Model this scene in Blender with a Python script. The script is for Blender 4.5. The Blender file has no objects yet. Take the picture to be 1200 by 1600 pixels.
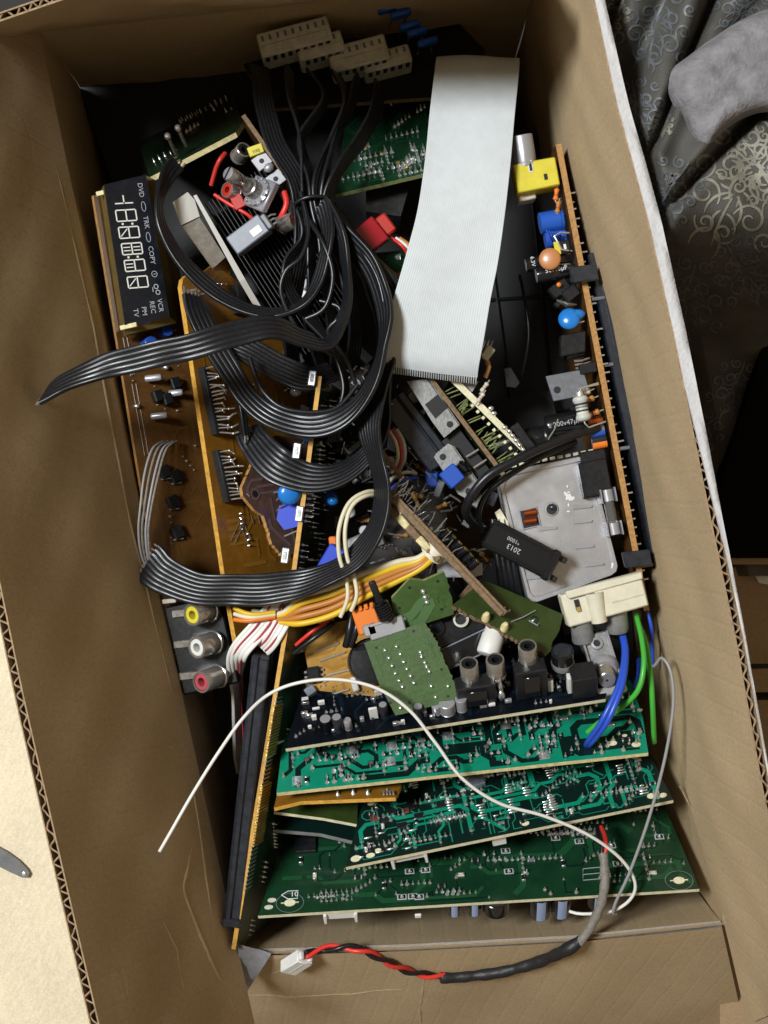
import bpy, bmesh, math, random
from mathutils import Vector, Matrix
random.seed(7)
PI = math.pi
S = 0.00025          # metres per unit (one unit = one photo pixel at rim height)
H = 2000.0           # camera height above the rim, units
sc = bpy.context.scene
col = sc.collection

# ---------------------------------------------------------------- camera
cam_d = bpy.data.cameras.new('camera'); cam = bpy.data.objects.new('camera', cam_d); col.objects.link(cam)
cam.location = (0, 0, H * S)
cam_d.sensor_fit = 'VERTICAL'; cam_d.angle = 2 * math.atan(800 / H)
cam_d.clip_start = 0.01; cam_d.clip_end = 20
sc.camera = cam
# ---------------------------------------------------------------- world (dim room) and lamp
w = bpy.data.worlds.new('World'); sc.world = w; w.use_nodes = True
bg = w.node_tree.nodes['Background']; bg.inputs[0].default_value = (1.0, 0.78, 0.52, 1); bg.inputs[1].default_value = 0.22
ld = bpy.data.lights.new('ceiling_lamp', 'AREA'); ld.shape = 'DISK'; ld.size = 0.32; ld.energy = 26; ld.color = (0.95, 0.99, 1.0)
lamp = bpy.data.objects.new('ceiling_lamp', ld); col.objects.link(lamp)
lamp.location = Vector((-2700, 1150, 5200)) * S
lamp.rotation_euler = (Vector((0, 0, 0)) - lamp.location).to_track_quat('-Z', 'Y').to_euler()
cy = sc.cycles; cy.max_bounces = 4; cy.diffuse_bounces = 2; cy.glossy_bounces = 3; cy.transmission_bounces = 3; cy.transparent_max_bounces = 4
cy.use_adaptive_sampling = True; cy.adaptive_threshold = 0.03; cy.caustics_reflective = False; cy.caustics_refractive = False
vs = sc.view_settings; vs.view_transform = 'Standard'; vs.look = 'None'; vs.exposure = 0.0; vs.gamma = 1.0; vs.use_curve_mapping = False

# ---------------------------------------------------------------- helpers
def P(px, py, z=0.0):
    k = (H - z) / H
    return Vector(((px - 600) * k, (800 - py) * k, z))
def pix(v):
    k = H / (H - v.z)
    return (600 + v.x * k, 800 - v.y * k)
class Plane:
    def __init__(s, a, b, c):
        s.o = P(*a); s.u = (P(*b) - s.o).normalized()
        n = s.u.cross(P(*c) - s.o).normalized()
        if n.dot(Vector((0, 0, H)) - s.o) < 0: n = -n
        s.n = n; s.v = n.cross(s.u).normalized()
    def hit(s, px, py, h=0):
        d = P(px, py, 0) - Vector((0, 0, H))
        o = Vector((0, 0, H))
        t = (s.o + s.n * h - o).dot(s.n) / d.dot(s.n)
        return o + d * t
    def uv(s, p): q = p - s.o; return (q.dot(s.u), q.dot(s.v))
    def pt(s, a, b, h=0): return s.o + s.u * a + s.v * b + s.n * h
def frame(axis, hint=None):
    z = axis.normalized()
    h = hint if hint is not None else (Vector((0, 0, 1)) if abs(z.z) < .9 else Vector((1, 0, 0)))
    x = (h - z * h.dot(z)).normalized(); y = z.cross(x)
    return x, y, z
ORG = {}
class MB:
    def __init__(s): s.v = []; s.f = []; s.m = []
    def add(s, vs, fs, mi=0):
        b = len(s.v); s.v += [Vector(x) for x in vs]
        for f in fs: s.f.append([b + i for i in f]); s.m.append(mi)
        return s
    def box(s, c, ax, ay, az, sx, sy, sz, bev=0.0, mi=0):
        """chamfered box centred at c"""
        hx, hy, hz = sx / 2, sy / 2, sz / 2
        b = min(bev, hx * .9, hy * .9, hz * .9)
        W = lambda x, y, z: c + ax * x + ay * y + az * z
        if b <= 0:
            vs = [W(x * hx, y * hy, z * hz) for x in (-1, 1) for y in (-1, 1) for z in (-1, 1)]
            return s.add(vs, [(0, 1, 3, 2), (4, 6, 7, 5), (0, 4, 5, 1), (2, 3, 7, 6), (0, 2, 6, 4), (1, 5, 7, 3)], mi)
        vs = []; I = {}
        for x in (-1, 1):
            for y in (-1, 1):
                for z in (-1, 1):
                    for k in range(3):
                        I[x, y, z, k] = len(vs)
                        vs.append(W(x * (hx - (b if k != 0 else 0)), y * (hy - (b if k != 1 else 0)), z * (hz - (b if k != 2 else 0))))
        fs = []
        R = (-1, 1)
        for x in R: fs.append([I[x, y, z, 0] for y, z in ((-1, -1), (-1, 1), (1, 1), (1, -1))])
        for y in R: fs.append([I[x, y, z, 1] for x, z in ((-1, -1), (-1, 1), (1, 1), (1, -1))])
        for z in R: fs.append([I[x, y, z, 2] for x, y in ((-1, -1), (-1, 1), (1, 1), (1, -1))])
        for x in R:
            for y in R: fs.append([I[x, y, -1, 0], I[x, y, 1, 0], I[x, y, 1, 1], I[x, y, -1, 1]])
            for z in R: fs.append([I[x, -1, z, 0], I[x, 1, z, 0], I[x, 1, z, 2], I[x, -1, z, 2]])
        for y in R:
            for z in R: fs.append([I[-1, y, z, 1], I[1, y, z, 1], I[1, y, z, 2], I[-1, y, z, 2]])
        for x in R:
            for y in R:
                for z in R: fs.append([I[x, y, z, 0], I[x, y, z, 1], I[x, y, z, 2]])
        return s.add(vs, fs, mi)
    def lathe(s, base, axis, prof, seg=20, mi=0, a0=0, a1=2 * PI, hint=None):
        x, y, z = frame(axis, hint); vs = []; fs = []
        full = abs(a1 - a0 - 2 * PI) < 1e-6; n = seg if full else seg + 1
        for (r, h) in prof:
            for i in range(n):
                a = a0 + (a1 - a0) * i / seg
                vs.append(base + z * h + (x * math.cos(a) + y * math.sin(a)) * r)
        for j in range(len(prof) - 1):
            for i in range(seg):
                k = (i + 1) % n
                fs.append((j * n + i, j * n + k, (j + 1) * n + k, (j + 1) * n + i))
        if full and prof[0][0] > 1e-6 : fs.append(tuple(range(n))[::-1])
        if full and prof[-1][0] > 1e-6: fs.append(tuple((len(prof) - 1) * n + i for i in range(n)))
        return s.add(vs, fs, mi)
    def cyl(s, a, b, r, r2=None, seg=12, mi=0):
        d = b - a; L = d.length
        return s.lathe(a, d, [(r, 0), (r if r2 is None else r2, L)], seg, mi)
    def tube(s, pts, r, seg=8, mi=0):
        vs = []; fs = []; n = len(pts); x = None
        for i, p in enumerate(pts):
            t = (pts[min(i + 1, n - 1)] - pts[max(i - 1, 0)]).normalized()
            if x is None: x = frame(t)[0]
            x = (x - t * x.dot(t)).normalized(); y = t.cross(x)
            rr = r(i / (n - 1)) if callable(r) else r
            for k in range(seg):
                a = 2 * PI * k / seg; vs.append(p + (x * math.cos(a) + y * math.sin(a)) * rr)
        for i in range(n - 1):
            for k in range(seg):
                q = (k + 1) % seg
                fs.append((i * seg + k, i * seg + q, (i + 1) * seg + q, (i + 1) * seg + k))
        fs.append(tuple(range(seg))[::-1]); fs.append(tuple((n - 1) * seg + k for k in range(seg)))
        return s.add(vs, fs, mi)
    def prism(s, pts, off, mi=0, mside=None):
        """polygon pts extruded by vector off"""
        n = len(pts); vs = list(pts) + [p + off for p in pts]
        s.add(vs, [tuple(range(n)), tuple(range(2 * n - 1, n - 1, -1))], mi)
        return s.add(vs, [(i, (i + 1) % n, n + (i + 1) % n, n + i) for i in range(n)], mi if mside is None else mside)
    def ell(s, c, x, y, z, rx, ry, rz, mi=0, nu=12, nv=7):
        vs = []; fs = []
        for j in range(1, nv):
            t = PI * j / nv
            for i in range(nu):
                a = 2 * PI * i / nu
                vs.append(c + x * (rx * math.sin(t) * math.cos(a)) + y * (ry * math.sin(t) * math.sin(a)) + z * (rz * math.cos(t)))
        for j in range(nv - 2):
            for i in range(nu):
                k = (i + 1) % nu
                fs.append((j * nu + i, j * nu + k, (j + 1) * nu + k, (j + 1) * nu + i))
        t = len(vs); vs += [c + z * rz, c - z * rz]
        for i in range(nu):
            k = (i + 1) % nu
            fs.append((t, i, k)); fs.append((t + 1, (nv - 2) * nu + k, (nv - 2) * nu + i))
        return s.add(vs, fs, mi)
    def grid(s, rows, mi=0):
        n = len(rows[0]); vs = [p for r in rows for p in r]
        return s.add(vs, [(j * n + i, j * n + i + 1, (j + 1) * n + i + 1, (j + 1) * n + i) for j in range(len(rows) - 1) for i in range(n - 1)], mi)
    def build(s, name, mats, parent=None, smooth=40, flip=True):
        if not isinstance(mats, (list, tuple)): mats = [mats]
        me = bpy.data.meshes.new(name)
        o = bpy.data.objects.new(name, me); col.objects.link(o)
        if parent is None:
            lo = [min(v[i] for v in s.v) for i in range(3)]; hi = [max(v[i] for v in s.v) for i in range(3)]
            org = Vector(((lo[0] + hi[0]) / 2, (lo[1] + hi[1]) / 2, lo[2])); o.location = org * S
        else:
            org = ORG[parent.name]; o.parent = parent
        ORG[o.name] = org
        me.from_pydata([tuple((v - org) * S) for v in s.v], [], s.f)
        for m in mats: me.materials.append(M[m])
        me.polygons.foreach_set('material_index', s.m)
        if flip:
            bm = bmesh.new(); bm.from_mesh(me); bmesh.ops.recalc_face_normals(bm, faces=bm.faces); bm.to_mesh(me); bm.free()
        if smooth:
            me.polygons.foreach_set('use_smooth', [True] * len(me.polygons)); me.set_sharp_from_angle(angle=math.radians(smooth))
        me.update(); return o
def tag(o, label, cat, group=None, kind=None):
    o['label'] = label; o['category'] = cat
    if group: o['group'] = group
    if kind: o['kind'] = kind
    return o
def thing(name, label, cat, org, group=None):
    o = bpy.data.objects.new(name, None); col.objects.link(o); o.empty_display_size = .01
    o.location = org * S; ORG[o.name] = Vector(org); return tag(o, label, cat, group)
def stuff(o): o['kind'] = 'stuff'; return o
def catmull(pts, step=7.0):
    out = []; n = len(pts)
    D = len(pts[0])
    for i in range(n - 1):
        p0 = pts[max(i - 1, 0)]; p1 = pts[i]; p2 = pts[i + 1]; p3 = pts[min(i + 2, n - 1)]
        L = math.dist(p1[:3], p2[:3]); k = max(2, int(L / step))
        for j in range(k):
            t = j / k; t2 = t * t; t3 = t2 * t
            out.append(tuple(.5 * (2 * p1[d] + (p2[d] - p0[d]) * t + (2 * p0[d] - 5 * p1[d] + 4 * p2[d] - p3[d]) * t2 + (3 * p1[d] - p0[d] - 3 * p2[d] + p3[d]) * t3) for d in range(D)))
    out.append(tuple(pts[-1])); return out
def wpts(pts, step=7.0): return [P(*q[:3]) for q in catmull(pts, step)]

# ---------------------------------------------------------------- materials
M = {}
def mat(name, c, rough=.5, metal=0.0, noise=0.0, nscale=400, bump=0.0, bscale=900, spec=.5, coat=0.0, c2=None, trans=0.0, alpha=1.0):
    m = bpy.data.materials.new(name); m.use_nodes = True; nt = m.node_tree; N = nt.nodes; L = nt.links
    b = N['Principled BSDF']; b.inputs['Roughness'].default_value = rough; b.inputs['Metallic'].default_value = metal
    b.inputs['Base Color'].default_value = (*c, 1); b.inputs['Specular IOR Level'].default_value = spec
    b.inputs['Coat Weight'].default_value = coat; b.inputs['Coat Roughness'].default_value = .12
    b.inputs['Transmission Weight'].default_value = trans; b.inputs['Alpha'].default_value = alpha
    tc = N.new('ShaderNodeTexCoord')
    if noise or c2:
        nz = N.new('ShaderNodeTexNoise'); nz.inputs['Scale'].default_value = nscale; nz.inputs['Detail'].default_value = 4; nz.inputs['Roughness'].default_value = .65
        L.new(tc.outputs['Object'], nz.inputs['Vector'])
        rp = N.new('ShaderNodeValToRGB'); rp.color_ramp.elements[0].position = .32; rp.color_ramp.elements[1].position = .7
        d = c2 if c2 else tuple(x * (1 - noise) for x in c)
        rp.color_ramp.elements[0].color = (*d, 1); rp.color_ramp.elements[1].color = (*[min(1, x * (1 + noise * .6)) for x in c], 1)
        L.new(nz.outputs['Fac'], rp.inputs['Fac']); L.new(rp.outputs['Color'], b.inputs['Base Color'])
        mr = N.new('ShaderNodeMapRange'); mr.inputs['To Min'].default_value = max(.03, rough - .12); mr.inputs['To Max'].default_value = min(1, rough + .12)
        L.new(nz.outputs['Fac'], mr.inputs['Value']); L.new(mr.outputs['Result'], b.inputs['Roughness'])
    if bump:
        n2 = N.new('ShaderNodeTexNoise'); n2.inputs['Scale'].default_value = bscale; n2.inputs['Detail'].default_value = 3
        L.new(tc.outputs['Object'], n2.inputs['Vector'])
        bp = N.new('ShaderNodeBump'); bp.inputs['Strength'].default_value = bump; bp.inputs['Distance'].default_value = .0006
        L.new(n2.outputs['Fac'], bp.inputs['Height']); L.new(bp.outputs['Normal'], b.inputs['Normal'])
    M[name] = m; return m
def cardboard(name, c, ang=0.0, lines=.35):
    """kraft liner: fibre speckle, blotches, faint corrugation lines, creases in the bump"""
    m = bpy.data.materials.new(name); m.use_nodes = True; nt = m.node_tree; N = nt.nodes; L = nt.links
    b = N['Principled BSDF']; b.inputs['Roughness'].default_value = .78; b.inputs['Specular IOR Level'].default_value = .25
    tc = N.new('ShaderNodeTexCoord'); mp = N.new('ShaderNodeMapping'); mp.inputs['Rotation'].default_value = (0, 0, ang)
    L.new(tc.outputs['Object'], mp.inputs['Vector'])
    def nz(scale, det=4, vec=None):
        n = N.new('ShaderNodeTexNoise'); n.inputs['Scale'].default_value = scale; n.inputs['Detail'].default_value = det
        L.new(vec or mp.outputs['Vector'], n.inputs['Vector']); return n
    big = nz(22, 2); fine = nz(1500, 0)
    st = N.new('ShaderNodeMapping'); st.inputs['Scale'].default_value = (1, .35, 1); L.new(mp.outputs['Vector'], st.inputs['Vector'])
    fib = nz(900, 1, st.outputs['Vector'])
    wv = N.new('ShaderNodeTexWave'); wv.inputs['Scale'].default_value = 34; wv.inputs['Distortion'].default_value = .6; L.new(mp.outputs['Vector'], wv.inputs['Vector'])
    def mix(a, bb, f):
        x = N.new('ShaderNodeMix'); x.data_type = 'FLOAT'; x.inputs[0].default_value = f
        L.new(a, x.inputs[2]); L.new(bb, x.inputs[3]); return x.outputs[0]
    v = mix(mix(big.outputs['Fac'], fib.outputs['Fac'], .45), fine.outputs['Fac'], .35)
    rp = N.new('ShaderNodeValToRGB'); e = rp.color_ramp.elements; e[0].position = .3; e[1].position = .7
    e[0].color = (*[x * .82 for x in c], 1); e[1].color = (*[x * 1.14 for x in c], 1)
    L.new(v, rp.inputs['Fac']); L.new(rp.outputs['Color'], b.inputs['Base Color'])
    wk = N.new('ShaderNodeTexVoronoi'); wk.feature = 'DISTANCE_TO_EDGE'; wk.inputs['Scale'].default_value = 14
    wn = nz(30, 1); ad = N.new('ShaderNodeVectorMath'); ad.operation = 'ADD'; sc_ = N.new('ShaderNodeVectorMath'); sc_.operation = 'SCALE'; sc_.inputs['Scale'].default_value = .05
    L.new(wn.outputs['Color'], sc_.inputs[0]); L.new(mp.outputs['Vector'], ad.inputs[0]); L.new(sc_.outputs[0], ad.inputs[1]); L.new(ad.outputs[0], wk.inputs['Vector'])
    cr = N.new('ShaderNodeMapRange'); cr.inputs['From Max'].default_value = .035; L.new(wk.outputs['Distance'], cr.inputs['Value'])
    wg = N.new('ShaderNodeMapRange'); wg.inputs['From Max'].default_value = .10; L.new(wv.outputs['Fac'], wg.inputs['Value'])
    h = mix(mix(wg.outputs['Result'], fib.outputs['Fac'], 1 - lines), cr.outputs['Result'], .18)
    bp = N.new('ShaderNodeBump'); bp.inputs['Strength'].default_value = .28; bp.inputs['Distance'].default_value = .0005
    L.new(h, bp.inputs['Height']); L.new(bp.outputs['Normal'], b.inputs['Normal'])
    M[name] = m
cardboard('kraft', (.50, .375, .225), ang=.22)
cardboard('kraft_flap', (.50, .375, .225), ang=.22 + PI / 2, lines=.6)
cardboard('kraft_pale', (.80, .69, .50), ang=.5)
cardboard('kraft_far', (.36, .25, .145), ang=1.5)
mat('flute', (.36, .245, .14), .85, noise=.35, nscale=600, bump=.4)
mat('white_liner', (.64, .63, .64), .55, noise=.08, nscale=250, bump=.5, bscale=700)
mat('cream', (.74, .64, .34), .6, noise=.3, nscale=500)
mat('cream2', (.78, .73, .50), .6, noise=.2, nscale=500)
mat('tan_edge', (.46, .24, .075), .65, noise=.35, nscale=700)
mat('orange_edge', (.62, .33, .05), .6, noise=.3, nscale=500)
mat('brown_edge', (.22, .14, .075), .75, noise=.4, nscale=700, bump=.6)
mat('green_edge', (.25, .28, .11), .7, noise=.4, nscale=700)
mat('teal', (.006, .26, .155), .30, coat=.5, noise=.12, nscale=120)
mat('teal_dark', (.004, .016, .013), .26, coat=.6)
mat('teal_trace', (.010, .20, .12), .28, coat=.5)
mat('forest', (.007, .041, .017), .28, coat=.5, noise=.25, nscale=90)
mat('forest_trace', (.012, .072, .027), .3, coat=.4)
mat('olive', (.055, .104, .027), .45, spec=.4, noise=.2, nscale=200, bump=.15)
mat('olive_pad', (.085, .165, .065), .5, spec=.3)
mat('olive_trace', (.066, .126, .038), .55, spec=.25, noise=.15, nscale=300)
mat('olive_dark', (.035, .058, .012), .4, noise=.2, nscale=200)
mat('navy_board', (.0016, .0035, .007), .4, spec=.2, noise=.3, nscale=160)
mat('navy_trace', (.003, .009, .018), .4, spec=.25)
mat('brown_board', (.11, .048, .011), .4, noise=.25, nscale=150, coat=.25)
mat('brown_dark', (.022, .014, .009), .5, noise=.4, nscale=200)
mat('brown_trace', (.115, .055, .016), .35, coat=.3)
mat('orange_board', (.31, .135, .016), .26, noise=.25, nscale=140, coat=.3)
mat('orange_trace', (.36, .17, .024), .35, coat=.3)
mat('tan_board', (.44, .235, .045), .45, noise=.25, nscale=140)
mat('purple_board', (.13, .070, .055), .32, noise=.4, nscale=160, coat=.4)
mat('purple_trace', (.17, .11, .105), .3, coat=.4)
mat('dark_green', (.010, .030, .012), .35, noise=.4, nscale=200, coat=.4)
mat('solder', (.90, .91, .92), .28, metal=.9)
mat('tin', (.46, .46, .49), .34, metal=.5, noise=.08, nscale=60)
mat('tin_matte', (.30, .30, .295), .45, metal=.4, noise=.2, nscale=300, bump=.2)
mat('nickel', (.50, .47, .43), .24, metal=.75, noise=.15, nscale=400)
mat('chrome', (.66, .64, .60), .2, metal=.5)
mat('copper', (.55, .13, .035), .3, metal=.9)
mat('gold', (.70, .48, .14), .35, metal=.7)
mat('black_pl', (.012, .013, .015), .33, noise=.3, nscale=500)
mat('black_gl', (.008, .009, .011), .16, coat=.5)
mat('black_matte', (.010, .010, .011), .62, noise=.4, nscale=600)
mat('black_fin', (.010, .009, .008), .45)
mat('cable_black', (.011, .0115, .014), .33, noise=.3, nscale=900)
mat('slab_black', (.022, .026, .036), .30, noise=.35, nscale=300, coat=.3)
mat('grey_pl', (.16, .17, .19), .45, noise=.2, nscale=400)
mat('slate_pl', (.20, .22, .27), .45, noise=.2, nscale=500)
mat('blue_cap', (.012, .19, .62), .25, coat=.5)
mat('blue_mid', (.02, .09, .48), .35, coat=.3)
mat('blue_royal', (.03, .07, .58), .4)
mat('blue_sleeve', (.015, .10, .50), .3, coat=.3)
mat('blue_wire', (.025, .085, .55), .32)
mat('green_wire', (.06, .42, .045), .35)
mat('white_wire', (.78, .76, .72), .42)
mat('cream_wire', (.70, .64, .46), .45)
mat('grey_wire', (.30, .30, .31), .4)
mat('yellow_wire', (.75, .48, .02), .42)
mat('brown_wire', (.48, .19, .035), .45)
mat('orange_pl', (.78, .20, .02), .42)
mat('red_pl', (.50, .025, .015), .4)
mat('red_dull', (.13, .035, .025), .5)
mat('tin_lid', (.66, .66, .69), .28, metal=.68, noise=.10, nscale=45, bump=.9, bscale=38)
mat('red_wire', (.72, .04, .03), .38)
mat('red_clear', (.36, .012, .022), .12, coat=.6)
mat('pink_dot', (.45, .07, .09), .5)
mat('ribbon', (.60, .64, .66), .5, noise=.05, nscale=200)
mat('ribbon_gap', (.05, .05, .055), .6)
mat('white_pl', (.74, .73, .70), .45, noise=.06, nscale=300)
mat('ivory', (.70, .66, .52), .5, noise=.08, nscale=260)
mat('bone', (.62, .59, .50), .6, noise=.2, nscale=260)
mat('yellow_pl', (.70, .60, .05), .45, noise=.08, nscale=260)
mat('orange_disc', (.50, .20, .07), .38, coat=.3)
mat('resistor_body', (.52, .54, .50), .5)
mat('glass_tan', (.19, .145, .045), .22, coat=.6, noise=.25, nscale=120)
mat('display_face', (.010, .012, .018), .2, noise=.4, nscale=200)
mat('segment', (.80, .80, .72), .5)
mat('print_grey', (.42, .44, .46), .55)
mat('print_white', (.75, .77, .80), .5)
mat('sleeve_grey', (.22, .20, .175), .6, noise=.3, nscale=500, bump=.5)
mat('heat_shrink', (.014, .014, .016), .5, bump=.7, bscale=260)
mat('tape', (.26, .26, .28), .35, noise=.2, nscale=200, coat=.2, bump=.3, bscale=200)
mat('stripe_cap', (.30, .38, .58), .4)
mat('glass', (.9, .9, .9), .05, trans=.9)
mat('cloth', (.085, .080, .070), .75, noise=.3, nscale=60, bump=.5, bscale=1800)
mat('scroll', (.25, .24, .19), .6, noise=.45, nscale=160)
mat('scroll_blue', (.145, .16, .175), .5, noise=.5, nscale=160)
mat('plush', (.235, .225, .24), .9, noise=.35, nscale=130, bump=.9, bscale=700)
mat('floor', (.035, .032, .030), .8, noise=.3, nscale=20)
mat('shadow_black', (.003, .003, .003), .9, spec=.1, noise=.3, nscale=40)  # near-black colour standing in for the box shadow
mat('strap', (.15, .15, .15), .45, noise=.2, nscale=200)

def text(parent, s, centre, xd, yd, size, m, name='lettering', depth=.25):
    """flat lettering, s centred at centre, reading along xd, tops towards yd; size = cap height"""
    cu = bpy.data.curves.new('t', 'FONT'); cu.body = s; cu.size = 1.0; cu.resolution_u = 2; cu.align_x = 'CENTER'; cu.align_y = 'CENTER'
    to = bpy.data.objects.new('t', cu); col.objects.link(to)
    dg = bpy.context.evaluated_depsgraph_get(); me = to.evaluated_get(dg).to_mesh()
    k = size / .7; mb = MB(); xd = xd.normalized(); yd = yd.normalized(); n = xd.cross(yd).normalized()
    mb.add([centre + xd * (v.co.x * k) + yd * (v.co.y * k) + n * depth for v in me.vertices], [tuple(p.vertices) for p in me.polygons])
    bpy.data.objects.remove(to); bpy.data.curves.remove(cu)
    if mb.f: return mb.build(name, m, parent, smooth=0, flip=False)

# ================================================================ THE SETTING
fl = MB(); fl.box(Vector((0, 0, -905)), Vector((1, 0, 0)), Vector((0, 1, 0)), Vector((0, 0, 1)), 6000, 6000, 10)
fl = fl.build('floor', 'floor'); fl['kind'] = 'structure'

# ================================================================ the cardboard box
DEPTH = -620
box = thing('cardboard_box', 'open brown corrugated cardboard box filled with circuit boards and cables', 'box', P(600, 750, DEPTH))
def poly_at(poly, t):
    d = [0]
    for a, b in zip(poly, poly[1:]): d.append(d[-1] + math.dist(a, b))
    x = t * d[-1]
    for i in range(len(poly) - 1):
        if x <= d[i + 1] + 1e-9:
            f = (x - d[i]) / (d[i + 1] - d[i]); return tuple(poly[i][k] * (1 - f) + poly[i + 1][k] * f for k in range(len(poly[0])))
    return poly[-1]
RIM_L = [(62, 50, 0), (110, 280, 0), (170, 560, 0), (225, 830, 0), (290, 1110, 0), (350, 1385, 0), (378, 1492, 0)]
RIM_R = [(842, -40, 0), (885, 250, 0), (948, 500, 0), (995, 750, 0), (1035, 1000, 0), (1070, 1230, 0), (1132, 1445, 0)]
RIM_T = [(62, 50, 0), (440, 10, 0), (842, -40, 0)]
RIM_B = [(378, 1492, 0), (640, 1484, 0), (900, 1470, 0), (1132, 1445, 0)]
def wob(a, b, k=1.0): return k * (math.sin(a * 7.1 + b * 3.3) * .5 + math.sin(a * 17.3 - b * 9.1 + 1.3) * .3 + math.sin(a * 31 + b * 23) * .2)
def wall(rim, inward, seed):
    mb = MB(); rows = []
    for j in range(9):
        t = j / 8; r = []
        for i in range(33):
            q = P(*poly_at(rim, i / 32)); q = q + Vector((0, 0, DEPTH * t)) + inward * (wob(i / 32 * 2 + seed, t * 2, 5) * math.sin(PI * min(1, t * 1.2)))
            r.append(q)
        rows.append(r)
    mb.grid(rows)
    if rim is not RIM_B: mb.grid([[p - inward * 11 for p in r] for r in rows])
    return mb.build('wall', 'kraft', box)
wall(RIM_L, Vector((1, 0, 0)), 0); wall(RIM_R, Vector((-1, 0, 0)), 1); wall(RIM_T, Vector((0, -1, 0)), 2); wall(RIM_B, Vector((0, 1, 0)), 3)
mb = MB(); mb.grid([[P(*poly_at(RIM_L, t)) + Vector((0, 0, DEPTH)), P(*poly_at(RIM_R, t)) + Vector((0, 0, DEPTH))] for t in (0, .25, .5, .75, 1)]); mb.build('base', 'kraft', box)
def flap(rim, edge, th, nu=60, nv=14, amp=4, bow=0, flute_from=0.0, seed=0, period=21.0, rim_drop=0, mat_='kraft_flap'):
    """flap lofted from crease to cut edge; inner liner, white outer liner, open flutes along the cut edge"""
    rows = []
    for j in range(nv + 1):
        t = j / nv; r = []
        for i in range(nu + 1):
            s = i / nu; a = P(*poly_at(rim, s)); b = P(*poly_at(edge, s))
            r.append(a.lerp(b, t))
        rows.append(r)
    nrm = (rows[-1][nu // 2] - rows[0][nu // 2]).cross(rows[0][-1] - rows[0][0]).normalized()
    inner = Vector((0, 100, 0)) - rows[nv // 2][nu // 2]
    if (nrm.z < 0) if rim_drop else (nrm.dot(inner) < 0): nrm = -nrm
    for j in range(nv + 1):
        t = j / nv
        for i in range(nu + 1):
            s = i / nu
            rows[j][i] += nrm * (wob(s * 3 + seed, t * 1.5, amp) * math.sin(PI * t) + bow * math.sin(PI * t))
    f = MB().grid(rows).build('flap', mat_, box)
    out = [[p - nrm * th for p in r] for r in rows]
    MB().grid(out).build('outer_liner', 'white_liner', f)
    # flutes
    top = rows[-1]; dn = [rows[-2][i] - rows[-1][i] for i in range(nu + 1)]
    mbf = MB(); L = sum((top[i + 1] - top[i]).length for i in range(nu)); K = int(L / period) * 8
    up = []; lo = []
    for k in range(K + 1):
        s = k / K
        if s < flute_from: continue
        x = s * nu; i = min(nu - 1, int(x)); fr = x - i
        p = top[i].lerp(top[i + 1], fr); d = dn[i].lerp(dn[i + 1], fr).normalized()
        o = .5 - .46 * (.72 + .28 * math.sin(s * 41 + 2 * math.sin(s * 13))) * math.sin(2 * PI * (k / 8) + 1.3 * math.sin(s * 29) + .9 * math.sin(s * 67))
        q = p - nrm * (th * o) + d * (1.4 + 1.4 * math.sin(k * 1.7) * math.sin(s * 23) + 1.5 * max(0, math.sin(s * 53)))
        up.append(q); lo.append(q + d * 26)
    if len(up) > 2: mbf.grid([up, lo]); mbf.tube(up, 1.25, 5); mbf.build('flute', 'flute', f)
    # liner lips: thin thickness for both sheets at the cut edge
    lip = MB()
    for base, off in ((rows[-1], -2.4), (out[-1], 2.0)):
        lip.grid([base, [p + nrm * off for p in base], [p + nrm * off + dn[i].normalized() * 8 for i, p in enumerate(base)]])
    lip.build('liner_lip', 'flute', f)
    return f, rows, out, nrm
Z1 = 350
E_L = [(-200, 45, Z1), (-150, 280, Z1), (-90, 560, Z1), (-12, 850, Z1), (38, 1090, Z1), (95, 1340, Z1), (160, 1620, Z1)]
RIM_Lf = RIM_L[:-1] + [(398, 1600, 0)]
fL, rl, ol, nl = flap(RIM_Lf, E_L, 15, seed=.3, amp=5)
E_R = [(918, -40, Z1), (962, 165, Z1), (1012, 350, Z1), (1052, 530, Z1), (1104, 790, Z1), (1146, 990, Z1), (1190, 1235, Z1), (1262, 1560, Z1)]
RIM_Rf = RIM_R[:-1] + [(1132, 1445, 0), (1168, 1600, 0)]
fR, rr, orr, nr = flap(RIM_Rf, E_R, 13, seed=1.1, amp=5, flute_from=.44)
# crushed white edge of the right flap: the outer liner rolled over the flutes
mb = MB(); rows = []
n = len(rr[-1])
for i in range(n):
    s = i / (n - 1)
    if s > .80: break
    wdt = 1.5 + 4.5 * min(1, s / .2) if s < .46 else max(1.5, 6 - 20 * (s - .46))
    p = rr[-1][i]; q = orr[-1][i]; mid = p.lerp(q, .5)
    d = (q - p).normalized(); k = 1 if s < .40 else max(.0, 1 - (s - .40) * 6)
    a = p.lerp(q, .15 * k + .88 * (1 - k)); jit = 1.3 * math.sin(i * 1.9) + math.sin(i * .7)
    e = Vector((0, 0, 1))
    rows.append([a - e * 2, a + e * 2.2 + d * .5, a.lerp(q, .5) + e * (1.8 + jit * .5) + d * wdt * .35, q + e * (1.5 + jit * .3) + d * wdt * .85, q - e * 10 + d * (wdt + jit * .6), q - e * 40 + d * (wdt * .8)])
mb.grid(rows).build('crushed_edge', 'white_liner', fR, smooth=80)
E_T = [(-120, 78, 330), (0, 34, 340), (110, -4, 350), (420, -12, 350), (842, -16, 350)]  # out-of-view stretch leaned inward so that it shades the box top
flap([(40, 53, 0)] + RIM_T, E_T, 11, seed=2.0, amp=5, period=19)
E_B = [(352, 1650, -400), (640, 1650, -400), (900, 1640, -400), (1165, 1615, -400)]
FLAPB = Plane((382, 1494, 0), (1128, 1449, 0), (760, 1646, -400))
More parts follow.
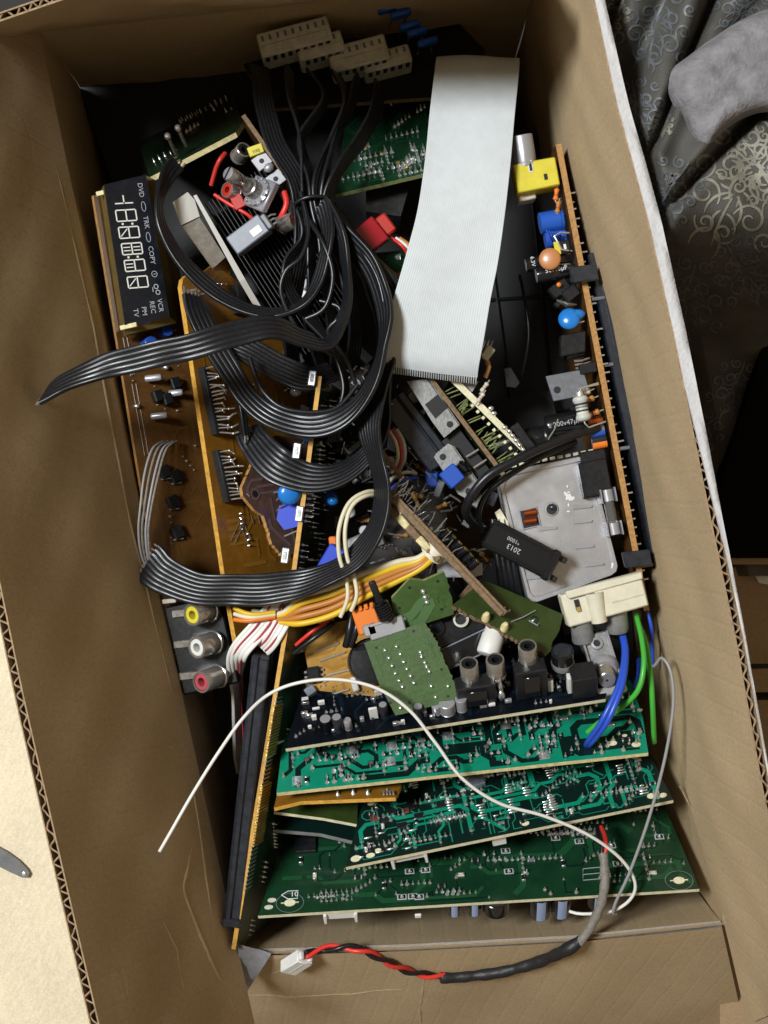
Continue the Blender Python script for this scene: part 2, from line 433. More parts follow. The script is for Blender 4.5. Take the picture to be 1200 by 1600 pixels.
fB, rbt, obt, nbt = flap([(382, 1494, 0), (640, 1486, 0), (900, 1472, 0), (1128, 1449, 0)], E_B, 11, seed=3.2, amp=4, bow=2, rim_drop=1, mat_='kraft')
def crease(f, rows, pts, r, m='kraft_flap', nn=None):
    nv_, nu_ = len(rows) - 1, len(rows[0]) - 1; out = []
    for (s_, t_) in [poly_at(pts, i / 40) for i in range(41)]:
        x, y = s_ * nu_, t_ * nv_; i, j = min(nu_ - 1, int(x)), min(nv_ - 1, int(y)); a, b = x - i, y - j
        out.append(rows[j][i].lerp(rows[j][i + 1], a).lerp(rows[j + 1][i].lerp(rows[j + 1][i + 1], a), b) + Vector((.3 * math.sin(s_ * 90), .3 * math.sin(t_ * 70), 0)))
    R_ = r * 4; n0 = nn or {fL: nl, fR: nr, fB: nbt}[f]
    MB().tube([p - n0 * (R_ - r * .55 * math.sin(PI * i / 40)) for i, p in enumerate(out)], R_, 24).build('crease', m, f, smooth=80)
crease(fL, rl, [(.80, .12), (.86, .30), (.93, .22), (.99, .10)], 2.2); crease(fL, rl, [(.72, .05), (.82, .10), (.92, .16)], 1.8); crease(fL, rl, [(.1, .08), (.3, .06), (.5, .09), (.7, .06)], 2.0); crease(fL, rl, [(.88, .5), (.92, .42), (.97, .45)], 1.5)
crease(fB, rbt, [(0, .34), (.2, .36), (.36, .31)], 1.8); crease(fB, rbt, [(.38, .1), (.37, .5), (.38, .9)], 1.2); crease(fB, rbt, [(.05, .18), (.10, .10), (.16, .16)], 1.6)
pass
# torn ridge at the corner slit
mb = MB()
pts = [P(1062, 1228, 4), P(1085, 1272, 6), P(1108, 1325, 7), P(1114, 1345, 8), P(1122, 1380, 8), P(1128, 1412, 8), P(1133, 1442, 7)]
mb.tube(pts, lambda t: 1.2 + 2.0 * t, 6); mb.build('torn_edge', 'flute', box)
# duct tape scrap over the corner
mb = MB(); rows = []
for j in range(7):
    t = j / 6; a = P(372 + 4 * t, 1474 + 92 * t, 12 - 60 * t); b = P(424 - 48 * t, 1490 + 76 * t, 8 - 56 * t)
    rows.append([a.lerp(b, k / 5) + Vector((0, 0, 2.5 * math.sin(k * 1.3 + j))) for k in range(6)])
mb.grid(rows); tag(mb.build('tape_scrap', 'tape', smooth=60), 'shiny grey scrap of tape at the lower left inside corner of the box', 'tape')

# ================================================================ surroundings
# pale cardboard carton beside the box, left
mb = MB(); Zc = -170
mb.box(P(-190, 1300, Zc - 130), Vector((.98, .2, 0)).normalized(), Vector((-.2, .98, 0)).normalized(), Vector((0, 0, 1)), 760, 1500, 260, 4)
tag(mb.build('cardboard_carton', 'kraft_pale'), 'pale tan cardboard lying left of the open box', 'cardboard')
st = thing('metal_strap', 'dark grey rounded strap end with a rivet on the pale cardboard', 'strap', P(0, 1345, Zc))
pl = Plane((0, 1320, Zc + 4), (60, 1320, Zc + 4), (0, 1400, Zc + 4))
ol_ = [(-60, 1285), (-10, 1318), (12, 1330), (30, 1343), (43, 1356), (47, 1364), (44, 1370), (36, 1370), (20, 1363), (0, 1353), (-60, 1335)]
MB().prism([pl.hit(*q) for q in ol_], Vector((0, 0, 5))).build('strip', 'strap', st)
MB().lathe(pl.hit(39, 1364) + Vector((0, 0, 5)), Vector((0, 0, 1)), [(4.2, 0), (3.6, 1.6), (1.5, 2.4), (.01, 2.6)], 14).build('rivet', 'chrome', st)
# draped damask cloth at the right
def cloth_z(x, y):
    ex = poly_at(E_R, max(0, min(1, (y + 50) / 1630)))[0]; near = max(0, min(1, (x - ex) / 45))
    k = max(0, min(1, (y - 330) / 240)); k = k * k * (3 - 2 * k)
    z = 265 - 520 * k
    def ridge(ax, ay, bx, by, wd, amp):
        L = math.hypot(bx - ax, by - ay); nx, ny = -(by - ay) / L, (bx - ax) / L
        d = (x - ax) * nx + (y - ay) * ny; return amp * math.exp(-(d / wd) ** 2)
    z += ridge(985, 250, 1080, -10, 42, 60) + ridge(1005, 265, 1112, 0, 9, -55) + ridge(1045, 200, 1150, 0, 30, 40) + ridge(1000, 90, 950, 200, 20, -40)
    z += ridge(1010, 350, 1200, 100, 34, 45) + ridge(1035, 330, 1120, 240, 12, -60) + ridge(1110, 330, 1260, 240, 90, 60) + ridge(960, 20, 985, -40, 10, -50)
    z += ridge(1060, 420, 1220, 400, 40, 20) + 10 * math.sin(x * .021 + y * .017) + 5 * math.sin(x * .06 - y * .035)
    return min(z, 275 + 70 * near) - 40 * (1 - near)
mb = MB(); rows = []
for y in range(-60, 905, 5):
    x0 = poly_at(E_R, max(0, min(1, (y + 50) / 1630)))[0] + 2
    rows.append([P(x0 + (1330 - x0) * i / 90, y, cloth_z(x0 + (1330 - x0) * i / 90, y)) for i in range(91)])
mb.grid(rows)
cl = thing('patterned_cloth', 'dark grey draped cloth with pale scroll pattern right of the box', 'cloth', P(1100, 400, -400))
mb.build('fabric', 'cloth', cl, smooth=70)
def strip2(mb, pts, wd):
    """scroll line lying on the cloth, pts in photo pixels"""
    rows = []
    for i, (x, y) in enumerate(pts):
        x0, y0 = pts[max(0, i - 1)]; x1, y1 = pts[min(len(pts) - 1, i + 1)]
        L = math.hypot(x1 - x0, y1 - y0) or 1; nx, ny = -(y1 - y0) / L, (x1 - x0) / L
        t = i / (len(pts) - 1); w_ = wd * (.35 + .9 * math.sin(PI * min(1, t * .9 + .1)))
        rows.append([P(x + nx * w_ * k, y + ny * w_ * k, cloth_z(x + nx * w_ * k, y + ny * w_ * k) + 1.2) for k in (-.5, .5)])
    mb.grid(rows)
def spiral(mb, cx, cy, r, a0, turns, wd, tail=1.2, sgn=1):
    pts = []
    for i in range(26):
        t = i / 25; rad = r * (1 - .82 * t); a = a0 + sgn * 2 * PI * turns * t
        pts.append((cx + rad * math.cos(a), cy + rad * math.sin(a)))
    # tail leaving the spiral tangentially
    x, y = pts[0]; a = a0 - sgn * PI / 2; tl = []
    for i in range(8, 0, -1):
        t = i / 8; tl.append((x + math.cos(a - sgn * .5 * t) * r * tail * t, y + math.sin(a - sgn * .5 * t) * r * tail * t))
    strip2(mb, tl + pts, wd)
def leafy(mb, x, y, ang, L, wd, curve):
    pts = []
    for i in range(12):
        t = i / 11; a = ang + curve * t; pts.append((x, y)); x += math.cos(a) * L / 11; y += math.sin(a) * L / 11
    strip2(mb, pts, wd)
def motif(mb, cx, cy, s, rot, wd, rnd):
    def T(a, b): c, d = math.cos(rot), math.sin(rot); return cx + s * (a * c - b * d), cy + s * (a * d + b * c)
    for sg in (-1, 1):
        for (a, b, r, a0, tn) in ((.28, -.30, .20, 2.2, 1.2), (.62, -.10, .17, 3.4, 1.1), (.40, .25, .22, 4.2, 1.15), (.16, .62, .15, 1.2, 1.2), (.75, .42, .14, 2.6, 1.1), (.22, -.82, .15, .6, 1.2), (.6, -.62, .13, 2.0, 1.1)):
            x, y = T(sg * a, b); spiral(mb, x, y, r * s, (a0 if sg > 0 else PI - a0) + rot, tn, wd, 1.3, sg)
        for k in range(5):
            x, y = T(sg * .05, -.55 + .3 * k); leafy(mb, x, y, rot + (PI / 2 - sg * (PI / 2 - .5)) - .5 * (k % 2), s * (.35 + .1 * (k % 3)), wd, sg * 1.5)
    for k in range(7):
        a = PI * 2 * k / 7; x, y = T(.10 * math.cos(a), .10 * math.sin(a) - .05); leafy(mb, x, y, a + rot, s * .18, wd * .9, .8)
    leafy(mb, *T(0, -.95), rot + PI / 2, s * .8, wd, .25); leafy(mb, *T(0, .1), rot + PI / 2, s * .8, wd, -.3)
rnd = random.Random(3)
mb = MB()
motif(mb, 1150, 300, 105, .55, 3.8, rnd); motif(mb, 1178, 262, 60, 2.4, 3.2, rnd); motif(mb, 1232, 190, 70, -.4, 3.2, rnd); motif(mb, 950, 25, 36, 1.0, 3.2, rnd); motif(mb, 1036, 195, 20, .3, 2.4, rnd)
stuff(mb.build('scroll_pattern', 'scroll', cl, smooth=0))
mb = MB()
motif(mb, 1025, 45, 70, .3, 3.2, rnd); motif(mb, 1000, 175, 55, -.25, 3.0, rnd); motif(mb, 1045, 300, 58, .6, 3.0, rnd); motif(mb, 1075, 470, 70, .2, 2.6, rnd); motif(mb, 1165, 425, 60, -.6, 2.6, rnd); motif(mb, 1160, 20, 50, .8, 2.6, rnd); motif(mb, 1150, 610, 50, .3, 2.4, rnd); motif(mb, 1085, 680, 48, .9, 2.4, rnd)
stuff(mb.build('scroll_pattern', 'scroll_blue', cl, smooth=0))
# plush grey bundle
mb = MB(); out_ = [(1042, 140), (1046, 112), (1075, 88), (1120, 55), (1165, 28), (1215, 12), (1290, 20), (1320, 90), (1290, 150), (1230, 172), (1180, 178), (1140, 198), (1112, 228), (1096, 243), (1084, 225), (1068, 192), (1052, 165)]
cxp, cyp = 1150, 118; rows = []
big = catmull([(a, b, 0) for a, b in out_ + out_[:1]], 8)
for j in range(15):
    t = j / 14; r_ = []
    for (a, b, _) in big:
        x = cxp + (a - cxp) * t; y = cyp + (b - cyp) * t
        hgt = 46 * math.sqrt(max(0, 1 - t ** 4.0)) + 4 * math.sin(x * .05 + y * .03) * (1 - t) + 3 * math.sin(x * .11) * math.sin(y * .13) * (1 - t)
        r_.append(P(x, y, 312 + hgt))
    rows.append(r_)
mb.grid(rows); tag(mb.build('plush_bundle', 'plush', smooth=80), 'soft plain light grey bundle lying on the patterned cloth', 'cloth')
# black slab standing in for the box shadow on the cloth; far carton
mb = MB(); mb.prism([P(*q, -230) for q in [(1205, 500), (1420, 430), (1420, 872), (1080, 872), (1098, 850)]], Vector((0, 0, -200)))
tag(mb.build('shadow_slab', 'shadow_black'), 'black flat slab painting the slanted box shadow beside the patterned cloth', 'panel')
fc = thing('far_carton', 'closed brown carton with white label right of the open box', 'carton', P(1180, 1050, -600))
X_, Y_, Z_ = Vector((1, 0, 0)), Vector((0, 1, 0)), Vector((0, 0, 1))
def pslab(px0, py0, px1, py1, z, th): return [P(px0, py0, z), P(px1, py0, z), P(px1, py1, z), P(px0, py1, z)], Vector((0, 0, -th))
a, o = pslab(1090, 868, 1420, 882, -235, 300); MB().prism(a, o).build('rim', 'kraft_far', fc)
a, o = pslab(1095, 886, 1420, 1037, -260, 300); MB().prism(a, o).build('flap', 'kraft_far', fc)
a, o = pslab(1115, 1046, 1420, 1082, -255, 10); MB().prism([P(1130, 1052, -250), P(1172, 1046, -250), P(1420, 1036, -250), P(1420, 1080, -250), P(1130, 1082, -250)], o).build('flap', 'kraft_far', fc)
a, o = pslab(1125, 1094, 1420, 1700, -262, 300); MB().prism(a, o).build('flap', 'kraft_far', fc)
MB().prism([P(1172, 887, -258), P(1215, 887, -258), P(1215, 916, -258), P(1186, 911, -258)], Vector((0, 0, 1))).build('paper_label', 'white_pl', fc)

# ================================================================ component builders (all parts of a board or thing)
def pip(pt, poly):
    x, y = pt; c = False; n = len(poly)
    for i in range(n):
        x1, y1 = poly[i]; x2, y2 = poly[(i + 1) % n]
        if (y1 > y) != (y2 > y) and x < (x2 - x1) * (y - y1) / (y2 - y1) + x1: c = not c
    return c
class Board:
    def __init__(s, label, plane, outline, th, face, edge, group='loose circuit boards in the box', jag=(), back=None, name='circuit_board', holes=()):
        """plane: three (px,py,z); outline: photo pixels on that plane; jag: indices of snapped edges"""
        s.pl = Plane(*plane) if not isinstance(plane, Plane) else plane
        pts = []
        rj = random.Random(len(label))
        for i, q in enumerate(outline):
            qn = outline[(i + 1) % len(outline)]
            a, b = (q, qn) if isinstance(q, Vector) else (s.pl.hit(*q), s.pl.hit(*qn)); pts.append(a)
            if i in jag:
                k = max(2, int((b - a).length / 4.0)); d = s.pl.n.cross((b - a).normalized()); lo_ = 0
                for j in range(1, k):
                    lo_ = .75 * lo_ + rj.uniform(-1.1, 1.1)
                    if rj.random() < .78: pts.append(a.lerp(b, (j + rj.uniform(-.4, .4)) / k) + d * (lo_ + (1.3 if j % 2 else -.9) * rj.uniform(.2, 1.5)))
        s.pts = pts; s.poly = [s.pl.uv(p) for p in pts]
        c = sum(pts, Vector()) / len(pts); c = Vector((c.x, c.y, min(p.z for p in pts)))
        s.t = thing(name, label, 'circuit board', c, group)
        s.th = th
        mb = MB(); n = len(pts); off = -s.pl.n * th
        vs = pts + [p + off for p in pts]
        mb.add(vs, [tuple(range(n))], 0); mb.add(vs, [tuple(range(2 * n - 1, n - 1, -1))], 0)
        mb.add(vs, [(i, (i + 1) % n, n + (i + 1) % n, n + i) for i in range(n)], 1)
        s.sub = mb.build('substrate', [face, edge], s.t, smooth=0)
        us = [p[0] for p in s.poly]; vs_ = [p[1] for p in s.poly]; s.bb = (min(us), max(us), min(vs_), max(vs_))
    def at(s, px, py, h=0): return s.pl.hit(px, py) + s.pl.n * h
    def inside(s, u, v, m=4):
        return all(pip((u + a, v + b), s.poly) for a, b in ((m, 0), (-m, 0), (0, m), (0, -m)))
    def traces(s, m, pitch=9, width=4, count=40, seed=1, steps=(4, 16), h=.6, name='copper_traces', occ=None, region=None):
        """45-degree routed tracks, raised a hair above the substrate"""
        r = random.Random(seed); u0, u1, v0, v1 = s.bb; nu = int((u1 - u0) / pitch); nv = int((v1 - v0) / pitch)
        occ = set() if occ is None else occ; mb = MB(); D = [(1, 0), (1, 1), (0, 1), (-1, 1), (-1, 0), (-1, -1), (0, -1), (1, -1)]
        def free(i, j):
            if (i, j) in occ: return False
            u, v = u0 + i * pitch, v0 + j * pitch
            if not s.inside(u, v, width * .5 + 3): return False
            return region is None or pip(pix(s.pl.pt(u, v)), region)
        ends = []
        for _ in range(count):
            for _t in range(30):
                i, j = r.randint(0, nu), r.randint(0, nv)
                if free(i, j): break
            else: continue
            d = r.choice((0, 0, 4, 4, 2, 6, 1, 3)); path = [(i, j)]; occ.add((i, j))
            for _s in range(r.randint(*steps)):
                if d % 2 and r.random() < .55: d = r.choice((d + 1, d - 1)) % 8
                elif r.random() < .22: d = (d + r.choice((-1, 1))) % 8
                ok = False
                for dd in (d, (d + 1) % 8, (d - 1) % 8):
                    a, b = i + D[dd][0], j + D[dd][1]
                    if free(a, b) and not (D[dd][0] and D[dd][1] and ((a, j) in occ or (i, b) in occ)): i, j, d = a, b, dd; occ.add((a, b)); path.append((a, b)); ok = True; break
                if not ok: break
            if len(path) < 2: continue
            pts = [path[0]]
            for k in range(1, len(path) - 1):
                a, b, c = path[k - 1], path[k], path[k + 1]
                if (b[0] - a[0], b[1] - a[1]) != (c[0] - b[0], c[1] - b[1]): pts.append(b)
            pts.append(path[-1]); ww = width * r.choice((.6, .8, 1, 1, 1.3))
            s._strip(mb, [(u0 + a * pitch, v0 + b * pitch) for a, b in pts], ww, h)
            ends += [(u0 + path[0][0] * pitch, v0 + path[0][1] * pitch), (u0 + path[-1][0] * pitch, v0 + path[-1][1] * pitch)]
        if mb.f: stuff(mb.build(name, m, s.t, smooth=0, flip=False))
        s.ends = ends; s.occ = occ; return ends
    def _strip(s, mb, pts, wd, h):
        n = len(pts); Lr = []
        for i in range(n):
            p = Vector(pts[i]); a = (p - Vector(pts[i - 1])).normalized() if i else None; b = (Vector(pts[i + 1]) - p).normalized() if i < n - 1 else None
            a = a or b; b = b or a; t = (a + b).normalized(); nr_ = Vector((-t.y, t.x)); k = 1 / max(.5, nr_.dot(Vector((-a.y, a.x))))
            e = 0
            if i == 0: p = p - b * wd * .4
            if i == n - 1: p = p + a * wd * .4
            Lr.append((p + nr_ * wd / 2 * k, p - nr_ * wd / 2 * k))
        f = [[s.pl.pt(x.x, x.y, h) for x in pr] for pr in Lr]; mb.grid(f)
    def poly_patch(s, m, pixels, h=.5, name='copper_area'):
        mb = MB(); mb.prism([s.at(*q, h) for q in pixels], -s.pl.n * h * .9); return mb.build(name, m, s.t, smooth=0)
    def solder(s, pts, r=2.6, pin=5, m='solder', name='solder_joints', uv=True, jitter=.35, seed=5):
        """domed joints with lead stubs"""
        rj = random.Random(seed); mb = MB(); n = s.pl.n
        for q in pts:
            p = s.pl.pt(*q) if uv else s.at(*q); rr_ = r * rj.uniform(1 - jitter, 1 + jitter)
            mb.lathe(p - n * .1, n, [(rr_, 0), (rr_ * .8, rr_ * .5), (rr_ * .3, rr_ * 1.1), (rr_ * .25, rr_ * 1.1 + 0.1)] if not pin else [(rr_, 0), (rr_ * .8, rr_ * .5), (rr_ * .34, rr_ * 1.15), (rr_ * .28, rr_ + pin * rj.uniform(.5, 1.2))], 8)
        if mb.f: stuff(mb.build(name, m, s.t, smooth=50))
    def rand_rows(s, k, seed, n=(3, 9), sp=8, region=None, m=8):
        r = random.Random(seed); out = []; u0, u1, v0, v1 = s.bb
        for _ in range(k):
            for _t in range(20):
                u, v = r.uniform(u0, u1), r.uniform(v0, v1)
                if s.inside(u, v, m) and (region is None or pip(pix(s.pl.pt(u, v)), region)): break
            else: continue
            du, dv = r.choice(((sp, 0), (sp, 0), (0, sp), (sp * .8, sp * .5)))
            for i in range(r.randint(*n)):
                a, b = u + du * i, v + dv * i
                if s.inside(a, b, m) and (region is None or pip(pix(s.pl.pt(a, b)), region)): out.append((a, b))
        return out
    def ring(s, px, py, r, wd, m='print_white', h=.9, name='printed_ring', asp=1.0):
        mb = MB(); c = s.at(px, py, h); k = 28; a = []; b = []
        for i in range(k + 1):
            t = 2 * PI * i / k; d = s.pl.u * math.cos(t) + s.pl.v * math.sin(t) * asp
            a.append(c + d * r); b.append(c + d * (r - wd))
        mb.grid([a, b]); return mb.build(name, m, s.t, smooth=0, flip=False)
    def disc(s, px, py, r, m, h=1.0, name='pad', asp=1.0):
        mb = MB(); c = s.at(px, py, 0); k = 16
        mb.prism([c + (s.pl.u * math.cos(2 * PI * i / k) + s.pl.v * math.sin(2 * PI * i / k) * asp) * r + s.pl.n * .2 for i in range(k)], s.pl.n * h); return mb.build(name, m, s.t, smooth=0)
    def box(s, px, py, L, W, Hh, m, rot=0, name='chip', bev=1.0, h=0):
        c, d = math.cos(rot), math.sin(rot); ax = s.pl.u * c + s.pl.v * d; ay = s.pl.n.cross(ax)
        return MB().box(s.at(px, py) + s.pl.n * (Hh / 2 + h + .3), ax, ay, s.pl.n, L, W, Hh, bev).build(name, m, s.t, smooth=30)
def upright(a, b, depth, lean=0.0):
    """plane and outline for a board standing on edge: top edge a-b, going down by depth"""
    A_, B_ = P(*a), P(*b); side = (B_ - A_).cross(EZ).normalized()
    dn = Vector((0, 0, -depth)) + side * lean
    pl = Plane.__new__(Plane); pl.o = A_; pl.u = (B_ - A_).normalized(); n = pl.u.cross(dn).normalized()
    if n.dot(Vector((0, 0, H)) - A_) < 0: n = -n
    pl.n = n; pl.v = n.cross(pl.u).normalized()
    return pl, [A_, B_, B_ + dn, A_ + dn]
EX, EY, EZ = Vector((1, 0, 0)), Vector((0, 1, 0)), Vector((0, 0, 1))
def smd(b, px, py, L=9, W=5, Hh=3, rot=0, body='black_pl', name='chip_resistor'):
    o = b.box(px, py, L, W, Hh, body, rot, name, .5); c, d = math.cos(rot), math.sin(rot); ax = b.pl.u * c + b.pl.v * d; ay = b.pl.n.cross(ax)
    mb = MB()
    for sg in (-1, 1): mb.box(b.at(px, py) + ax * sg * (L * .5 - .6) + b.pl.n * (Hh / 2 + .3), ax, ay, b.pl.n, 2.4, W + .5, Hh + .5, .4)
    mb.build('terminal', 'solder', o); return o
def ic(b, px, py, L, W, Hh, n, rot=0, m='black_pl', pl=5):
    o = b.box(px, py, L, W, Hh, m, rot, 'chip', 1.2, 2); c, d = math.cos(rot), math.sin(rot); ax = b.pl.u * c + b.pl.v * d; ay = b.pl.n.cross(ax)
    mb = MB(); base = b.at(px, py)
    for i in range(n):
        x = (i - (n - 1) / 2) * L / n
        for sg in (-1, 1):
            p = base + ax * x + ay * sg * W / 2
            mb.box(p + ay * sg * pl * .5 + b.pl.n * (Hh * .45), ax, ay, b.pl.n, L / n * .42, pl, 1.0)
            mb.box(p + ay * sg * pl + b.pl.n * (Hh * .2), ax, ay, b.pl.n, L / n * .42, 1, Hh * .6)
    stuff(mb.build('pins', 'solder', o, smooth=0)); return o
def ecap(t, base, axis, r, h, m='black_gl', stripe='print_grey', s0=0.0, top='tin', txt=None, name='capacitor', tside=None, hint=None):
    axis = axis.normalized()
    o = MB().lathe(base, axis, [(r * .96, 0), (r, .06 * h), (r, .08 * h), (r * .93, .11 * h), (r, .14 * h), (r, h * .97), (r * .93, h), (r * .80, h)], 24, hint=hint).build(name, m, t, smooth=35)
    MB().lathe(base + axis * (h - .4), axis, [(r * .80, 0), (r * .80, .55), (.01, .6)], 20, hint=hint).build('top', top, o)
    if stripe: MB().lathe(base, axis, [(r * 1.012, .15 * h), (r * 1.012, .95 * h)], 6, a0=s0, a1=s0 + .9, hint=hint).build('stripe', stripe, o, smooth=80, flip=False)
    return o
def disc_cap(t, c, nrm, r, m, th=.35, lead=None, name='disc_capacitor', drop=None):
    x, y, z = frame(nrm, drop)
    o = MB().ell(c, x, y, z, r, r, r * th, nu=20, nv=10).build(name, m, t, smooth=80)
    if lead is not None:
        mb = MB()
        for sg in (-1, 1): mb.tube([c + y * sg * r * .45 + (lead - c).normalized() * r * .6, c.lerp(lead, .6) + y * sg * r * .5, lead + y * sg * r * .45], 1.1, 6)
        mb.build('lead', 'solder', o)
    return o
def resistor(t, a, b, r, m, bands, bend=None, name='resistor', leadm='solder'):
    """axial body between a and b with painted bands and bent leads to bend points"""
    d = (b - a); L = d.length; z = d.normalized()
    o = MB().lathe(a, z, [(r * .4, 0), (r * .95, .05 * L), (r * 1.1, .14 * L), (r * 1.05, .22 * L), (r * .86, .30 * L), (r * .86, .70 * L), (r * 1.05, .78 * L), (r * 1.1, .86 * L), (r * .95, .95 * L), (r * .4, L)], 16).build(name, m, t, smooth=60)
    for f, bm_ in bands:
        MB().lathe(a + z * (f * L), z, [(r * (.9 if .3 < f < .7 else 1.12), 0), (r * (.9 if .3 < f < .7 else 1.12), .06 * L)], 16).build('colour_band', bm_, o)
    mb = MB()
    if bend: mb.tube([bend[0], bend[0].lerp(a - z * r, .85), a - z * r * .3, a + z], 1.3, 6); mb.tube([bend[1], bend[1].lerp(b + z * r, .85), b + z * r * .3, b - z], 1.3, 6)
    else: mb.cyl(a - z * r * 1.5, a + z, 1.1, seg=6); mb.cyl(b - z, b + z * r * 1.5, 1.1, seg=6)
    mb.build('lead', leadm, o); return o
def rca(t, base, axis, r, h, insert, sleeve='nickel', name='phono_jack', collar=True):
    axis = axis.normalized()
    o = MB().lathe(base, axis, [(r * 1.08, 0), (r * 1.08, h * .1), (r, h * .12), (r, h * .97), (r * .95, h), (r * .80, h), (r * .80, h * .4)], 26).build(name, sleeve, t, smooth=35)
    MB().lathe(base, axis, [(r * .79, h * .3), (r * .79, h * .95), (r * .72, h * .98), (r * .40, h * .98), (r * .38, h * .5)], 22).build('insert', insert, o, smooth=35)
    MB().lathe(base, axis, [(r * .37, h * .42), (r * .37, h * .55), (.01, h * .55)], 14).build('socket', 'black_matte', o); return o
def wire(name, label, pts, r, m, group='loose wires in the box', parent=None, step=6, seg=8):
    o = MB().tube(wpts(pts, step), r, seg).build(name, m, parent, smooth=80)
    if parent is None: tag(o, label, 'wire', group)
    return o
def cable(label, pts, n, r, m='cable_black', group='black ribbon cables', step=6, tips=(0, 0), name='ribbon_cable', fan=0):
    """flat multi-core cable; pts = (px, py, z, roll degrees[, width factor])"""
    pts = [tuple(p) + (1.0,) * (5 - len(p)) for p in pts]; r *= .88; rk_ = random.Random(len(label) * 7 + int(pts[0][0])); ph_ = [rk_.uniform(0, 6.3) for _ in range(6)]
    c = catmull(pts, step); rows = []; K = 6; fr = []; nc = len(c)
    for i in range(nc):
        e_ = min(1, i / 5, (nc - 1 - i) / 5); x_, y_, z_, ro_, k_ = c[i]
        c[i] = (x_ + e_ * (1.8 * math.sin(i * .17 + ph_[0]) + .5 * math.sin(i * .41 + ph_[1])), y_ + e_ * (1.8 * math.sin(i * .15 + ph_[2]) + .5 * math.sin(i * .45 + ph_[3])), z_ + e_ * 1.5 * math.sin(i * .4 + ph_[4]), ro_ + e_ * (10 * math.sin(i * .15 + ph_[5]) + 3 * math.sin(i * .37 + ph_[0])), k_)
    W = [P(*q[:3]) for q in c]
    for i, p in enumerate(W):
        t = (W[min(i + 1, len(W) - 1)] - W[max(i - 1, 0)]).normalized()
        side = t.cross(Vector((0, 0, 1)))
        side = side.normalized() if side.length > .05 else Vector((1, 0, 0)); up = side.cross(t)
        a = math.radians(c[i][3]); x = side * math.cos(a) + up * math.sin(a); y = x.cross(t).normalized() * -1
        k = c[i][4]; fr.append((p, x, y, t, k)); row = []
        prof = []
        for j in range(n):
            cx = (j - (n - 1) / 2) * 2 * r * k
            for e in range(K): th_ = PI * (1 - (e + .25) / (K - .5)); prof.append((cx + r * k * math.cos(th_), r * (.58 + .42 * math.sin(th_))))
        full = prof + [(a_, -b_) for a_, b_ in reversed(prof)]
        rows.append([p + x * a_ + y * b_ for a_, b_ in full] + [p + x * full[0][0] + y * full[0][1]])
    t0 = thing(name, label, 'cable', W[0].lerp(W[-1], .5), group)
    mb = MB().grid(rows)
    for rw in (rows[0], rows[-1]): mb.add(rw[:-1], [tuple(range(len(rw) - 1))])
    mb.build('sheath', m, t0, smooth=70)
    for e, L in ((0, tips[0]), (-1, tips[1])):
        if not L: continue
        p, x, y, t, k = fr[e]; t = -t if e == 0 else t; mb = MB()
        for j in range(n):
            q = p + x * ((j - (n - 1) / 2) * 2 * r * k); d = (t + x * random.uniform(-.25, .25) + y * random.uniform(-.2, .2)).normalized()
            mb.cyl(q - d, q + d * L * random.uniform(.7, 1.2), r * .42, seg=6)
        mb.build('bare_strands', 'solder', t0)
    return t0
EX, EY, EZ = Vector((1, 0, 0)), Vector((0, 1, 0)), Vector((0, 0, 1))

# ================================================================ bottom stack of green boards
# ---- lowest dark green board
g3 = Board('wide dark green board lowest in the stack, nearest the front flap', ((403, 1430, 14), (1093, 1388, 14), (700, 1270, -120)),
           [(403, 1431), (1093, 1389), (1078, 1352), (1036, 1255), (960, 1180), (470, 1200), (446, 1300)], 7, 'forest', 'cream2')
g3.traces('forest_trace', 13, 9, 46, 21, (5, 18))
g3.traces('teal_dark', 8, 2.2, 60, 22, (4, 14), h=.9)
g3.solder(g3.ends[:90], 2.9, 5)
g3.solder(g3.rand_rows(64, 23, (3, 8), 9), 2.9, 6, seed=2)
for (x, y) in ((665, 1360), (640, 1362), (628, 1402), (645, 1401), (790, 1330), (795, 1362), (1030, 1308), (905, 1315), (868, 1310), (955, 1322), (965, 1350), (655, 1402)):
    o = g3.box(x, y, 15, 10, 1.0, 'print_grey', 0, 'pad_frame', .3); MB().box(g3.at(x, y, 1.2), g3.pl.u, g3.pl.v, g3.pl.n, 11, 7, 1.2).build('well', 'teal_dark', o); MB().lathe(g3.at(x, y, 1.8), g3.pl.n, [(3.2, 0), (2.4, 1.4), (.8, 3.4), (.01, 4)], 10).build('solder_dome', 'solder', o)
for (x, y) in ((453, 1411), (1061, 1376)):
    g3.ring(x, y, 22, .9, 'slate_pl', asp=.8); g3.disc(x, y, 9, 'cream2', 1.0, 'mounting_pad', .7)
    for k in range(2):
        a = PI * k; c = g3.at(x, y, 1.1); d = g3.pl.u * math.cos(a) + g3.pl.v * math.sin(a) * .8; MB().box(c + d * 11, d.normalized(), g3.pl.n.cross(d.normalized()), g3.pl.n, 6, 1.6, .8).build('printed_tick', 'cream2', g3.t, smooth=0)
for (x, y) in ((425, 1407), (420, 1418)): g3.disc(x, y, 7, 'bone', 1.0, 'plated_hole', .55)
text(g3.t, '10', g3.at(460, 1398, 1), g3.pl.u, g3.pl.v, 9, 'print_white')
mb = MB(); pp = [g3.at(*q, 1.0) for q in ((440, 1399), (450, 1393), (466, 1392), (465, 1404), (450, 1405), (440, 1399))]; mb.tube(pp, .7, 4); mb.build('printed_arrow', 'print_white', g3.t)
